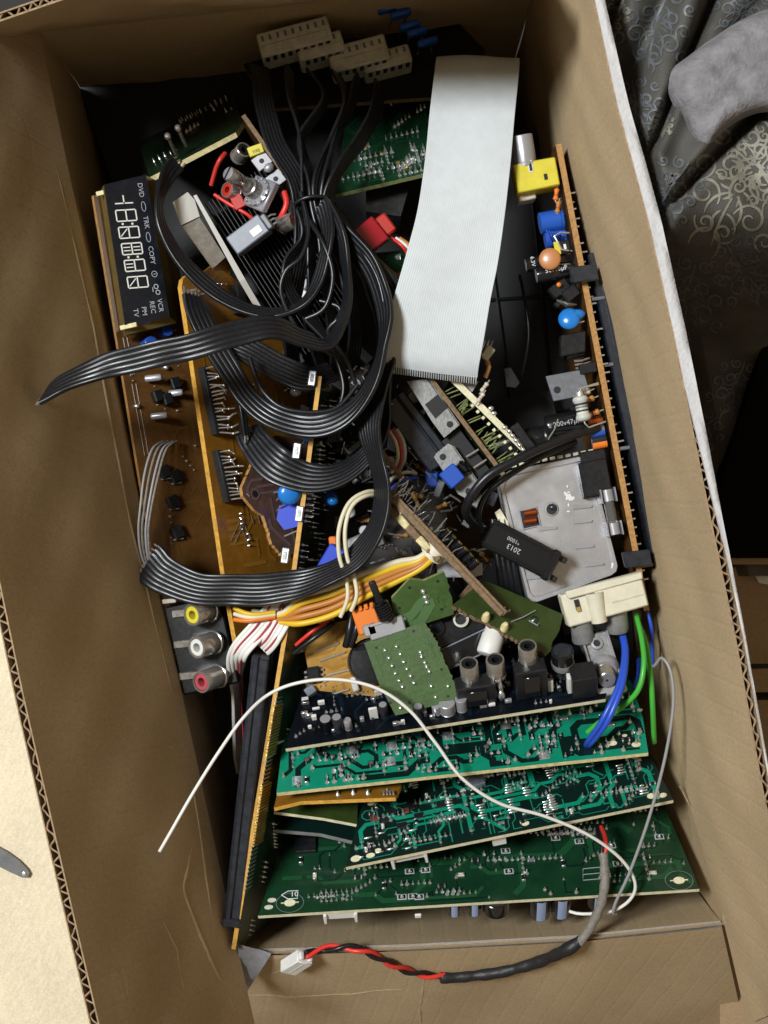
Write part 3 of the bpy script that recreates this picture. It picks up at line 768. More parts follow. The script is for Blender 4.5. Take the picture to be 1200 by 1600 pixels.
# two-row connector pads with printed frames
for (x, y, k) in ((530, 1395, 7), (530, 1408, 7), (965, 1370, 7), (972, 1378, 7)):
    g3.solder([(x + (i - k / 2) * 8, y - i * .5) for i in range(k)], 2.0, 6, uv=False, seed=x)
mb = MB()
for f in (0, 1): mb.tube([g3.at(x, y, 1) for x, y in ((911, 1358 + f * 9), (945, 1355 + f * 9), (945, 1364 + f * 9), (911, 1367 + f * 9), (911, 1358 + f * 9))], .6, 4)
mb.build('printed_outline', 'print_grey', g3.t)
g3.box(478, 1322, 34, 30, 7, 'black_pl', 0, 'chip')
for k, (x, y) in enumerate([(470, 1345), (492, 1370), (560, 1372), (585, 1335), (720, 1368), (742, 1345), (830, 1345), (818, 1372), (700, 1340), (880, 1350), (1010, 1340), (1020, 1365), (600, 1385), (690, 1385)]):
    smd(g3, x, y, 11, 6, 3.5, random.choice((0, PI / 2)), random.choice(('black_pl', 'grey_pl', 'bone')))
# components hanging from its back, peeping out below the edge
dn3 = -g3.pl.n
for (x, y, r, h, st_) in ((709, 1398, 11, 40, 'stripe_cap'), (741, 1397, 11, 40, 'stripe_cap'), (845, 1388, 16, 62, 'stripe_cap'), (878, 1386, 16, 60, 'stripe_cap'), (775, 1394, 22, 34, None), (935, 1384, 15, 40, 'stripe_cap')):
    b0 = g3.at(x, y) - g3.pl.n * 7; ecap(g3.t, b0, dn3, r, h, 'black_gl', st_, -.45, 'black_matte', hint=EZ)
wc = MB(); b0 = g3.at(531, 1420) - g3.pl.n * 7
for q in ((0, 0, 52, 5, 16), (-24, 0, 5, 14, 22), (24, 0, 5, 14, 22)): wc.box(b0 + dn3 * (q[4] / 2) + g3.pl.u * q[0], g3.pl.u, g3.pl.v, g3.pl.n, q[2], q[3], q[4], .8)
wc.build('connector_shell', 'white_pl', g3.t)
g3.box(653, 1424, 10, 4, 8, 'white_pl', 0, 'terminal_tab', h=-16)
# ---- middle board
g2 = Board('teal board of fine tracks, narrower second board in the stack', ((540, 1354, 44), (1052, 1249, 44), (800, 1180, -70)),
           [(540, 1355), (1052, 1250), (1016, 1180), (1000, 1120), (600, 1150), (566, 1255)], 7, 'teal_dark', 'cream2')
g2.traces('teal', 10, 7, 70, 31, (4, 18)); e2 = list(g2.ends)
g2.traces('teal_trace', 6, 2.0, 110, 32, (5, 22), h=.9)
g2.solder(e2[:110], 2.8, 6, seed=3); g2.solder(g2.rand_rows(60, 33, (3, 9), 8), 2.6, 7, seed=4)
# long horizontal jumper-like joints in rows
mb = MB(); r = random.Random(8)
for _ in range(80):
    u, v = r.uniform(*g2.bb[:2]), r.uniform(*g2.bb[2:]); k = r.choice((1, 1, 4, 6))
    for i in range(k):
        vv = v + i * 5.0
        if g2.inside(u, vv, 9): mb.ell(g2.pl.pt(u, vv, .9), g2.pl.u, g2.pl.v, g2.pl.n, r.uniform(4, 8), 1.5, 1.4, nu=8, nv=5)
stuff(mb.build('solder_bridges', 'solder', g2.t))
for (x, y, rr_, asp) in ((556, 1342, 8, .7), (579, 1337, 7, .6), (591, 1329, 5, .7), (580, 1256, 6, .6), (566, 1333, 0, 1), (1018, 1244, 7, .7), (1036, 1243, 6, .7), (821, 1287, 6, .7)):
    if rr_: g2.disc(x, y, rr_, 'cream2', .9, 'plated_hole', asp)
o = g2.box(745, 1222, 24, 24, 8, 'slate_pl', .1, 'chip')
for (x, y) in ((640, 1262), (655, 1275), (628, 1290), (600, 1282), (690, 1258), (612, 1268)): g2.box(x, y, 16, 11, 2, 'black_pl', 0, 'chip_resistor')
for (x, y) in ((585, 1280), (634, 1268)): g2.box(x, y, 12, 10, 3, 'red_dull', 0, 'chip_capacitor')
for k in range(40):
    u, v = random.uniform(*g2.bb[:2]), random.uniform(*g2.bb[2:])
    if g2.inside(u, v, 12): x, y = pix(g2.pl.pt(u, v)); smd(g2, x, y, 9, 5, 3, random.choice((0, PI / 2)), random.choice(('black_pl', 'black_pl', 'grey_pl', 'bone')))
wc = MB(); b0 = g2.at(636, 1327) - g2.pl.n * 7; dn2 = -g2.pl.n
for q in ((0, 0, 56, 5, 18), (-26, 0, 5, 16, 26), (26, 0, 5, 16, 26)): wc.box(b0 + dn2 * (q[4] / 2) + g2.pl.u * q[0], g2.pl.u, g2.pl.v, g2.pl.n, q[2], q[3], q[4], .8)
wc.build('connector_shell', 'white_pl', g2.t)
MB().box(g2.at(777, 1296) - g2.pl.n * 22, g2.pl.u, g2.pl.v, g2.pl.n, 22, 8, 26, .8).build('connector_shell', 'white_pl', g2.t)
# ---- top teal board
g1 = Board('bright teal board with wide dark tracks, uppermost of the stack', ((430, 1238, 70), (1012, 1174, 70), (700, 1090, -60)),
           [(432, 1239), (1013, 1176), (1004, 1120), (985, 1062), (470, 1100), (441, 1165)], 7, 'teal', 'cream')
occ = set()
g1.traces('teal_dark', 11, 8.5, 150, 41, (3, 14)); e1 = list(g1.ends)
g1.solder(e1, 3.4, 6, seed=6); g1.solder(g1.rand_rows(34, 43, (3, 7), 10), 3.0, 7, seed=7)
g1.poly_patch('teal_dark', [(905, 1190 - 35), (990, 1146), (994, 1166), (903, 1178)], .8, 'dark_area'); g1.poly_patch('teal_dark', [(880, 1152), (900, 1149), (897, 1181), (880, 1183)], .8, 'dark_area')
for (x, y, rr_) in ((957, 1162, 7), (994, 1164, 7), (976, 1150, 4), (1000, 1110, 4)): g1.disc(x, y, rr_, 'cream2', 1.2, 'plated_hole', .7)
for (x, y) in ((790, 1133), (612, 1166), (610, 1190), (700, 1150), (550, 1172), (465, 1220), (850, 1180)):
    mb = MB()
    for i in range(7): mb.ell(g1.at(x, y, .9) + g1.pl.v * (i * 2.6 - 8), g1.pl.u, g1.pl.v, g1.pl.n, 9, 1.0, .8, nu=8, nv=5)
    stuff(mb.build('silver_bars', 'tin', g1.t))
for (x, y) in ((600, 1160), (640, 1155), (520, 1185), (580, 1195), (720, 1140), (560, 1170), (760, 1170), (480, 1190)):
    ecap(g1.t, g1.at(x, y), g1.pl.n, 5, 5, 'black_gl', None, 0, 'solder', name='solder_boss')
for k in range(26):
    u, v = random.uniform(*g1.bb[:2]), random.uniform(*g1.bb[2:])
    if g1.inside(u, v, 14): x, y = pix(g1.pl.pt(u, v)); smd(g1, x, y, 11, 6, 3.5, random.choice((0, PI / 2)), random.choice(('black_pl', 'black_pl', 'tin_matte')))
# ---- small brown board and dark boards peeping between
gb = Board('narrow amber board tucked under the teal board at left', ((430, 1245, 22), (640, 1220, 22), (540, 1190, -60)), [(428, 1262), (470, 1252), (618, 1246), (627, 1228), (615, 1190), (440, 1210)], 6, 'orange_board', 'orange_edge')
gb.solder([(528, 1242), (552, 1240), (575, 1240), (605, 1236)], 4, 3, uv=False)
mb = MB()
for i in range(4): mb.box(gb.at(600 + i * 5, 1243, 5), gb.pl.u, gb.pl.v, gb.pl.n, 2.6, 12, 2.4, .5)
stuff(mb.build('pins', 'tin', gb.t))
gd = Board('thin dark board with cream edge wedged left of the narrow board', ((420, 1275, -10), (560, 1292, -10), (500, 1240, -60)), [(428, 1268), (505, 1278), (558, 1288), (560, 1230), (440, 1230)], 6, 'olive_dark', 'cream2')
gd2 = Board('black board edge below the thin dark board', ((420, 1300, -30), (560, 1314, -30), (500, 1260, -90)), [(428, 1296), (500, 1302), (560, 1316), (560, 1250), (440, 1250)], 7, 'teal_dark', 'tin_matte')

# ---- navy jack board lying on the stack
q1 = Board('dark navy board carrying phono jacks and an aerial socket', ((450, 1168, 92), (945, 1091, 92), (700, 1000, -30)),
           [(446, 1170), (946, 1092), (952, 1060), (930, 985), (480, 1050)], 7, 'navy_board', 'cream2')
q1.traces('navy_trace', 10, 5, 50, 51, (4, 12)); q1.solder(q1.rand_rows(26, 52, (2, 6), 8), 2.4, 4)
N = q1.pl.n; U = q1.pl.u; Vv = q1.pl.v
# small silver-topped capacitors along the edge
for (x, y, r, h) in ((512, 1140, 10, 26), (530, 1140, 8, 30), (601, 1118, 7, 26), (655, 1118, 8, 22), (700, 1112, 12, 22), (722, 1108, 9, 26), (545, 1138, 6, 20), (683, 1114, 7, 18)):
    ecap(q1.t, q1.at(x, y), N, r, h, random.choice(('tin', 'navy_board', 'slab_black')), 'print_grey', random.uniform(2, 4), 'tin')
for (x, y, L, h) in ((745, 1095, 60, 46), (830, 1082, 48, 62)):
    b = q1.box(x, y, L, 26, h, 'black_pl', 0, 'jack_housing', 2)
    b2 = MB().box(q1.at(x, y) + N * (h * .5) - Vv * 14, U, Vv, N, L * .5, 6, h * .7, 1).build('front_lug', 'black_gl', b)
for (x, y, h) in ((738, 1088, 40), (778, 1082, 40), (828, 1072, 56)):
    rca(q1.t, q1.at(x, y) + N * h, N, 14, 36, 'black_pl', 'nickel')
for (x, y) in ((739, 1095), (783, 1090), (836, 1078)):
    mb = MB(); b0 = q1.at(x, y) - Vv * 4
    mb.box(b0 + N * 16, U, Vv, N, 7, 3, 34, 1); mb.ell(b0 + N * 12 - Vv * 2, U, Vv, N, 6, 4, 9); mb.lathe(b0 + N * 30 - Vv * 1, N, [(4, 0), (4.4, 5), (2, 14), (1.5, 20)], 10); mb.build('earth_tab', 'solder', q1.t)
for (x, y) in ((762, 1096), (585, 1122), (858, 1080)):
    MB().box(q1.at(x, y) + N * 12, U, Vv, N, 13, 4, 24, .6).build('white_tab', 'white_pl', q1.t)
o = q1.box(911, 1078, 38, 34, 44, 'black_pl', 0, 'relay', 1.5); MB().box(q1.at(911, 1078) + N * 20 - U * 21, U, Vv, N, 6, 12, 34, .6).build('terminal', 'white_pl', o)
ecap(q1.t, q1.at(880, 1062) + N * 20, N, 17, 46, 'black_gl', None, 0, 'slab_black'); 
MB().lathe(q1.at(880, 1062) + N * 34, N, [(17.4, 0), (17.8, 3), (17.4, 10), (17, 12)], 22).build('metal_band', 'tin_matte', q1.t)
for k in range(90):
    x, y = random.uniform(470, 905), random.uniform(1050, 1150)
    u, v = q1.pl.uv(q1.at(x, y))
    if q1.inside(u, v, 8): MB().box(q1.at(x, y) + N * 4, U, Vv, N, random.uniform(4, 12), random.uniform(3, 6), random.uniform(4, 12), .6).build(random.choice(('chip_capacitor', 'solder_tab')), random.choice(('solder', 'tin', 'black_pl', 'white_pl')), q1.t)
# aerial (F) socket block
fb = thing('aerial_socket', 'silver threaded aerial socket block on the end of the navy board', 'socket', q1.at(940, 1085))
mb = MB(); cfr = P(942, 1036, 60); ax = Vector((.97, .22, 0)).normalized(); ay = Vector((-.22, .90, -.35)).normalized(); az = ax.cross(ay).normalized()
mb.box(cfr - az * 24, ax, ay, az, 42, 100, 40, 3); mb.build('bracket', 'tin_matte', fb)
for sg in (-1, 1): MB().box(cfr + ax * sg * 19.5 - az * 2, ax, ay, az, 4, 96, 8, 1.2).build('bent_edge', 'tin', fb)
MB().box(cfr - ay * 44 + az * 4 , ax, ay, az, 46, 14, 10, 2).build('foot', 'tin', fb)
ho = cfr + ay * 32 - az * 3
MB().lathe(ho, az, [(10, 0), (9, 3), (5.5, 3.4), (5, 0)], 20).build('screw_ring', 'tin', fb); MB().lathe(ho, az, [(5, .5), (.01, .6)], 16).build('hole', 'black_matte', fb)
fax = (az + Vector((.05, -.75, 0))).normalized(); f0 = cfr - ay * 6 - az * 4
MB().lathe(f0, fax, [(23, 0), (23, 4), (20, 10), (18, 13), (16.5, 13)], 28).build('collar', 'tin', fb)
prof = [(13, 10)]
for i in range(7): prof += [(13.8, 14 + i * 3.0), (13.0, 15.5 + i * 3.0)]
prof += [(12.8, 37), (11.6, 38)]
MB().lathe(f0, fax, prof, 26).build('thread', 'nickel', fb)
MB().lathe(f0, fax, [(11.6, 37.5), (11, 38.2), (2.2, 38.4), (2, 37)], 24).build('core', 'grey_pl', fb); MB().lathe(f0, fax, [(1.9, 38.5), (.01, 38.6)], 10).build('pin_hole', 'black_matte', fb)

# ================================================================ long boards along the left
# ---- lower left upright board with chip pins
D2 = Board('long upright board with gold edge running down the lower left', *upright((457, 942, 46), (368, 1484, 30), 300, -85), 7, 'dark_green', 'orange_edge')
D2.traces('forest_trace', 12, 3, 60, 61, (4, 12)); 
rows_ = []
for k in range(34):
    t = k / 33; rows_.append((431 - 30 * t * 1.0, 1105 + 170 * t))
mb = MB()
for (x, y) in [(434 - i * 1.08, 1090 + i * 6.6) for i in range(46)]:
    mb.box(D2.at(x, y, 2), D2.pl.u, D2.pl.v, D2.pl.n, 2.6, 30, 1.2)
stuff(mb.build('pins', 'solder', D2.t, smooth=0))
mb = MB()
for x0, y0, n_ in ((430, 1102, 17), (412, 1225, 20)):
    for i in range(n_): mb.box(D2.at(x0 - i * .72, y0 + i * 4.8, 4), D2.pl.u, D2.pl.v, D2.pl.n, 3.2, 40, 5, .6)
stuff(mb.build('gold_fingers', 'gold', D2.t, smooth=0))
D2.solder(D2.rand_rows(30, 62, (3, 10), 8), 2.2, 4)
mb = MB(); 
for k in range(30): mb.box(P(409 - k * 1.0, 1225 + k * 2.9, 24), EX, EY, EZ, 4, 1.4, 3)
stuff(mb.build('edge_pins', 'gold', D2.t, smooth=0))
# ---- upper upright board
D1 = Board('tall upright board with amber edge in the middle left', *upright((503, 588, 36), (456, 942, 40), 260, -30), 7, 'dark_green', 'orange_edge')
D1.traces('forest_trace', 10, 3, 40, 63, (4, 10)); D1.solder(D1.rand_rows(30, 64, (2, 6), 9), 2.4, 8)
tn = -D1.pl.n
for (x, y) in ((470, 705), (474, 803), (452, 868), (494, 592)):
    c = P(x - 4, y, 34) + tn * 2; o = MB().box(c, D1.pl.u, D1.pl.n, EZ, 24, 12, 20, 1.5).build('metal_clip', 'tin', D1.t); MB().box(c + EZ * 10.5, D1.pl.u, D1.pl.n, EZ, 12, 5, 1.5, .5).build('slot', 'tin_matte', o)
disc_cap(D1.t, P(452, 771, 44), (EZ + EX * .25 - EY * .1), 18, 'blue_cap', .5, P(432, 790, 20))
disc_cap(D1.t, P(480, 678, 40), (EZ + EX * .3), 12, 'blue_cap', .5, P(470, 690, 20))
mb = MB(); a = [P(*q, 24) for q in ((432, 812), (436, 790), (464, 786), (470, 800), (468, 822), (444, 828))]; mb.prism(a, Vector((0, 0, -26))); mb.build('film_capacitor', 'blue_royal', D1.t, smooth=0)
MB().cyl(P(444, 838, 30), P(468, 828, 30), 1.3, seg=6).build('lead', 'solder', D1.t)
for (x, y, m_) in ((492, 606, 'dark_green'), (478, 605, 'tin'), (520, 782, 'blue_cap'), (462, 612, 'glass'), (470, 595, 'nickel')): MB().ell(P(x, y, 0), EX, EY, EZ, 9, 8, 9).build('small_capacitor', m_, D1.t)
# ---- dark plastic bar beside the lower board
bar = thing('plastic_bar', 'long glossy blue-black plastic bar left of the long upright board', 'bar', P(378, 1240, -40))
a, b = P(408, 1022, 42), P(362, 1446, 26); dd = (b - a).normalized(); sd = dd.cross(EZ).normalized() * -1
MB().box(a.lerp(b, .5) - EZ * 40, dd, sd, dd.cross(sd), (b - a).length, 27, 90, 3).build('body', 'slab_black', bar)
MB().box(a.lerp(b, .5) + EZ * 5 - sd * 6, dd, sd, dd.cross(sd), (b - a).length - 6, 9, 8, 2).build('ridge', 'slab_black', bar)
MB().box(a + dd * 4 + EZ * 6 + sd * 7, dd, sd, dd.cross(sd), 8, 14, 6, 1).build('end_clip', 'black_matte', bar)
MB().box(b - dd * 6 + EZ * 3, dd, sd, dd.cross(sd), 14, 30, 14, 3).build('end_cap', 'slab_black', bar)

# ---- amber board with soldered pin rows
B = Board('amber board with rounded corner and soldered pin rows', ((285, 440, 30), (353, 905, 26), (460, 720, -130)),
          [(284, 448), (286, 436), (292, 430), (322, 423), (340, 409), (352, 402), (357, 404), (360, 430), (480, 560), (486, 800), (470, 1010), (372, 1015), (352, 905)], 9, 'orange_board', 'orange_edge')
B.traces('orange_trace', 12, 5, 40, 71, (4, 12), region=[(300, 430), (360, 420), (440, 600), (470, 900), (360, 900)])
for (x0, y0, x1, y1, n_) in ((312, 575, 334, 680, 17), (334, 705, 352, 785, 13)):
    c = B.at((x0 + x1) / 2 , (y0 + y1) / 2); e = (B.at(x1, y1) - B.at(x0, y0)); L = e.length; e.normalize(); f = B.pl.n.cross(e)
    MB().box(c + B.pl.n * 7, e, f, B.pl.n, L, 13, 13, 1).build('pin_header', 'black_matte', B.t)
    mb = MB(); r = random.Random(n_)
    for i in range(n_):
        p = B.at(x0 + (x1 - x0) * (i + .5) / n_, y0 + (y1 - y0) * (i + .5) / n_, 10)
        q = p + Vector((r.uniform(14, 26), r.uniform(-3, 5), r.uniform(-2, 10))); k = q + Vector((r.uniform(-3, 10), r.uniform(-8, 8), r.uniform(-4, 4)))
        mb.tube([p, p.lerp(q, .5) + EZ * 3, q, k], 1.25, 6); mb.ell(q, EX, EY, EZ, 2.4, 2.2, 2.2, nu=8, nv=5)
    stuff(mb.build('bent_pins', 'solder', B.t))
for (x, y) in ((295, 455), (303, 457), (311, 461), (318, 450)): MB().lathe(B.at(x, y), B.pl.n, [(3.4, 0), (2.4, 3), (1.2, 8), (.8, 12)], 8).build('solder_joint', 'solder', B.t)
mb = MB()
for (x0, y0, x1, y1) in ((360, 845, 376, 812), (366, 850, 382, 817), (372, 815, 388, 850), (378, 812, 394, 846), (392, 806, 396, 818), (402, 804, 406, 818)): mb.tube([B.at(x0, y0, .5), B.at(x1, y1, .5)], .9, 4)
mb.build('jumper_lines', 'nickel', B.t)
B.solder(B.rand_rows(14, 72, (1, 3), 9, region=[(300, 430), (350, 420), (420, 600), (440, 850), (360, 880)]), 1.8, 3)
MB().box(B.at(366, 470) + B.pl.n * 10, B.pl.u, B.pl.v, B.pl.n, 46, 20, 18, 1.5).build('chip', 'black_matte', B.t)
# ---- small purple brown board
C = Board('small purplish brown board with snapped corner and a round hole mark', ((400, 705, -4), (430, 862, -4), (470, 780, -60)), [(404, 702), (378, 762), (380, 775), (398, 797), (412, 806), (425, 850), (440, 868), (478, 862), (490, 690), (430, 680)], 7, 'purple_board', 'tan_edge', jag=(4, 5))
C.traces('purple_trace', 11, 6, 16, 73, (3, 8)); C.ring(398, 772, 10, 4, 'purple_trace'); MB().lathe(C.at(399, 772), C.pl.n, [(5, .4), (5, 1), (.01, 1)], 14).build('hole', 'black_matte', C.t)
for (x, y) in ((420, 740), (438, 755), (428, 770), (444, 745)):
    p = C.at(x, y); MB().tube([p, p + C.pl.n * 9, p + C.pl.n * 11 + EX * 8, p + C.pl.n * 4 + EX * 14], 1.6, 6).build('lead', 'solder', C.t)

# ---- leftmost brown board with display
A = Board('long brown board against the left wall carrying a display and phono jacks', ((148, 308, -6), (272, 1078, -6), (340, 700, -90)),
          [(146, 305), (273, 1080), (330, 1070), (360, 1000), (330, 640), (280, 420), (230, 300)], 8, 'brown_board', 'tan_edge')
A.traces('brown_trace', 12, 4, 60, 81, (4, 14), region=[(150, 310), (230, 300), (300, 640), (340, 1000), (272, 1070)])
A.solder(A.rand_rows(26, 82, (1, 4), 10), 1.9, 3)
mb = MB()
for (x0, y0, x1, y1) in ((192, 528, 204, 588), (206, 600, 226, 712)):
    mb.tube([A.at(x0, y0, .6), A.at(x0 + 6, y0 - 1, .6), A.at(x1 + 6, y1 - 1, .6), A.at(x1, y1, .6), A.at(x0, y0, .6)], .7, 4)
mb.build('printed_outline', 'brown_trace', A.t)
for (x, y) in ((272, 745), (268, 785), (275, 832), (255, 738)):
    o = A.box(x, y, 20, 18, 10, 'black_pl', .3, 'tact_switch', 1.5); MB().box(A.at(x, y) + A.pl.n * 5 + A.pl.u * 11, A.pl.u, A.pl.v, A.pl.n, 2, 16, 3).build('terminal', 'tin', o)
for (x, y, L) in ((225, 593, 26), (234, 652, 26), (262, 616, 22)):
    MB().lathe(A.at(x, y) + A.pl.n * 6, Vector((1, .1, .1)), [(5, 0), (5.5, 2), (5.5, L - 3), (4, L)], 14).build('crystal', 'tin', A.t)
for (x, y) in ((243, 620), (258, 625), (270, 600)): A.box(x, y, 18, 16, 14, 'black_pl', .2, 'transistor', 1.5)
ecap(A.t, A.at(228, 540), A.pl.n, 11, 22, 'blue_mid', None, 0, 'blue_mid'); ecap(A.t, A.at(254, 520), A.pl.n, 9, 20, 'blue_mid', None, 0, 'blue_mid')
for (x, y) in ((258, 575), (247, 560), (212, 635), (205, 545)): MB().ell(A.at(x, y, 4), EX, EY, EZ, 5, 4, 4).build('solder_blob', 'solder', A.t)
# display module
dpl = Plane((162, 289, 30), (194, 507, 30), (264, 494, 4)); 
dq = [dpl.hit(*q) for q in ((162, 289), (228, 273), (265, 495), (195, 508))]
disp = MB(); cen = sum(dq, Vector()) / 4; av = ((dq[3] - dq[0]) + (dq[2] - dq[1])).normalized(); bv = av.cross(dpl.n) * -1
if bv.x < 0: bv = -bv
disp_t = MB().prism(dq, -dpl.n * 40).build('display', 'glass_tan', A.t, smooth=0)
# tapered glass skirt to the right and below
k = [q - dpl.n * 1.0 for q in dq]; kr = [q + dpl.n * .3 for q in (dpl.hit(228, 274), dpl.hit(246, 274), dpl.hit(282, 498), dpl.hit(265, 495))]
sk = MB(); lowr = [kr[0], kr[1] - dpl.n * 22, kr[2] - dpl.n * 22, kr[3]]; sk.prism(lowr, -dpl.n * 22)
sk.build('glass_side', 'glass_tan', disp_t, smooth=0)
sk = MB(); b3 = [dpl.hit(195, 507), dpl.hit(265, 494.5), dpl.hit(281, 500) - dpl.n * 22, dpl.hit(200, 521) - dpl.n * 12]; sk.prism(b3, -dpl.n * 22).build('glass_end', 'glass_tan', disp_t, smooth=0)
MB().prism([q + dpl.n * .4 for q in dq], dpl.n * .8).build('face', 'display_face', disp_t, smooth=0)
for (x0, y0, x1, y1) in ((188, 513, 214, 507), (151, 304, 163, 301)): MB().box((P(x0, y0, 26) + P(x1, y1, 26)) / 2, (P(x1, y1, 26) - P(x0, y0, 26)).normalized(), EZ.cross(P(x1, y1, 26) - P(x0, y0, 26)).normalized(), EZ, (P(x1, y1, 26) - P(x0, y0, 26)).length, 7, 7, .6).build('end_tab', 'cream', disp_t)
def seg(mb, c, x0, y0, x1, y1, wd=1.9):
    a_ = c + av * x0 + bv * y0; b_ = c + av * x1 + bv * y1; d_ = (b_ - a_).normalized(); mb.box((a_ + b_) / 2, d_, dpl.n.cross(d_), dpl.n, max(.5, (b_ - a_).length - 1.0), wd, .6)
def digit(px, py, kind):
    """8-shaped: upper cell to the right (+b), lower to the left; width along av"""
    c = dpl.hit(px, py) + dpl.n * 1.6; mb = MB(); w_, h_ = 8.6, 15.5
    for (x0, y0, x1, y1) in ((-w_, h_, w_, h_), (-w_, 0, w_, 0), (-w_, -h_, w_, -h_), (-w_, 0, -w_, h_), (w_, 0, w_, h_), (-w_, -h_, -w_, 0), (w_, -h_, w_, 0)): seg(mb, c, x0, y0, x1, y1)
    if kind == 'N': seg(mb, c, -w_ * .7, -2, w_ * .7, -h_ + 2, 1.5)
    if kind in 'EM': seg(mb, c, -w_ * .3, -h_ + 2, -w_ * .3, -2, 1.5); seg(mb, c, w_ * .3, -h_ + 2, w_ * .3, -2, 1.5)
    if kind == 'M': seg(mb, c, -w_ * .3, 2, -w_ * .3, h_ - 2, 1.5); seg(mb, c, w_ * .3, 2, w_ * .3, h_ - 2, 1.5)
    mb.build('digit', 'segment', disp_t, smooth=0)
for (x, y, k) in ((197, 337, 'O'), (201.5, 363.5, 'N'), (206, 389, 'M'), (210.5, 415, 'E'), (215, 441, 'N')): digit(x, y, k)
mb = MB(); c = dpl.hit(193.5, 317) + dpl.n * 1.6; seg(mb, c, 1, -14.5, 1, -.5); seg(mb, c, 1, .5, 1, 14.5); seg(mb, c, -12, 0, -.5, 0); mb.build('digit', 'segment', disp_t, smooth=0)
for (x, y) in ((191.5, 350.5), (206.5, 350), (200.5, 402.5), (215, 401.5)): MB().box(dpl.hit(x, y) + dpl.n * 1.6, av, bv, dpl.n, 3, 3, .6).build('colon_dot', 'segment', disp_t, smooth=0)
for (s_, x, y, z_) in (('DVD', 219.5, 297.5, 7.6), ('TRK', 228, 348, 7.6), ('COPY', 236.5, 399, 7.6), ('VCR', 250, 477.5, 7.6), ('REC', 238, 480.5, 7.6), ('PM', 225, 486.5, 7.6), ('TV', 212, 489, 7.6)):
    text(disp_t, s_, dpl.hit(x, y) + dpl.n * 1.6, av, bv, z_, 'print_grey')
def ringd(x, y, ra, rb, wd=.9):
    mb = MB(); c = dpl.hit(x, y) + dpl.n * 1.7; a_ = []; b_ = []
    for i in range(25):
        t = 2 * PI * i / 24; a_.append(c + av * ra * math.cos(t) + bv * rb * math.sin(t)); b_.append(c + av * (ra - wd) * math.cos(t) + bv * (rb - wd) * math.sin(t))
    mb.grid([a_, b_]).build('symbol', 'print_grey', disp_t, smooth=0, flip=False)
ringd(224, 323, 8, 3.6); ringd(231.5, 371, 8, 3.6); ringd(241, 428.5, 5, 4.6); ringd(243.5, 448, 4, 3.8, 1.3); ringd(246.5, 457, 4, 3.8, 1.3)
mb = MB(); seg(mb, dpl.hit(241, 428.5) + dpl.n * 1.7, 0, -2, 0, 3, .9); seg(mb, dpl.hit(243, 452.5) + dpl.n * 1.7, -4, -4.5, 4, -4.5, 1.1); mb.build('symbol', 'print_grey', disp_t, smooth=0)
# phono jack trio at the lower end
jd = Vector((-.55, -.12, .83)).normalized()
MB().box(P(318, 1005, -40) , Vector((.22, -.975, 0)).normalized(), Vector((.975, .22, 0)).normalized(), EZ, 142, 92, 60, 3).build('jack_housing', 'black_pl', A.t)
for (x, y, m_) in ((329, 953, 'yellow_pl'), (336, 1003, 'white_pl'), (343, 1056, 'pink_dot')):
    rca(A.t, P(x, y, -8), jd, 17.5, 44, m_)
for (x, y) in ((285, 958), (288, 1006), (292, 1056)): MB().box(P(x, y, -10), Vector((.97, .1, 0)), Vector((-.1, .97, 0)), EZ, 34, 12, 6, 1).build('housing_rib', 'nickel', A.t)
MB().box(P(265, 939, 6), Vector((.97, .1, 0)), Vector((-.1, .97, 0)), EZ, 22, 7, 10, 1).build('end_tab', 'bone', A.t)

# ================================================================ deep clutter, and dark fill added to blacken the depth
def lump(name, label, cat, pts, z, dz, m, bev=True):
    o = MB().prism([P(*q, z) for q in pts], Vector((0, 0, dz))).build(name, m, None, smooth=0); return tag(o, label, cat)
hs = thing('dark_fill_housing', 'black housing added to darken the depth right of the white ribbon cable', 'housing', P(760, 450, -500))  # dark fill, added so the gap beside the ribbon stays black
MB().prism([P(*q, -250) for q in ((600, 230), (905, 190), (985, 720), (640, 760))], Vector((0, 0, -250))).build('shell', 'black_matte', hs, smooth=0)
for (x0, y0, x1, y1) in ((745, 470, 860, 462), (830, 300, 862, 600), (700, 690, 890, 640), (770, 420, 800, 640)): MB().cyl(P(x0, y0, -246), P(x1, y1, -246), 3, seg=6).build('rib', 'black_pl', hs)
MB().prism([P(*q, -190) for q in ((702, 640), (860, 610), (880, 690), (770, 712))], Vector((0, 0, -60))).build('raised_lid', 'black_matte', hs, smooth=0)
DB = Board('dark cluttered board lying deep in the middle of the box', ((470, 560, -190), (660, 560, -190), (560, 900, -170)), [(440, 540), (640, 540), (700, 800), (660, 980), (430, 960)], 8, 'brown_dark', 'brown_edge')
r = random.Random(12)
for k in range(120):
    x, y = r.uniform(450, 690), r.uniform(560, 950); t = r.random()
    u, v = DB.pl.uv(DB.at(x, y))
    if not DB.inside(u, v, 12): continue
    if t < .3: ecap(DB.t, DB.at(x, y), DB.pl.n, r.uniform(7, 13), r.uniform(30, 130), r.choice(('black_gl', 'slab_black', 'black_pl', 'navy_trace')), 'print_grey' if r.random() < .4 else None, r.uniform(0, 6), r.choice(('tin', 'tin', 'black_matte')))
    elif t < .55: DB.box(x, y, r.uniform(14, 30), r.uniform(8, 18), r.uniform(20, 120), r.choice(('black_pl', 'black_matte', 'slab_black')), r.uniform(0, 3), 'transistor')
    elif t < .8:
        p = DB.at(x, y, r.uniform(50, 150)); a_ = r.uniform(0, PI); d_ = Vector((math.cos(a_), math.sin(a_), .3)); resistor(DB.t, p, p + d_ * 20, 4, r.choice(('bone', 'tan_board', 'black_pl')), ((.4, 'red_pl'), (.55, 'black_pl')))
    else: DB.solder([(u + i * 6, v + r.uniform(-2, 2)) for i in range(4)], 3, 14, seed=k, name='lead_ends')
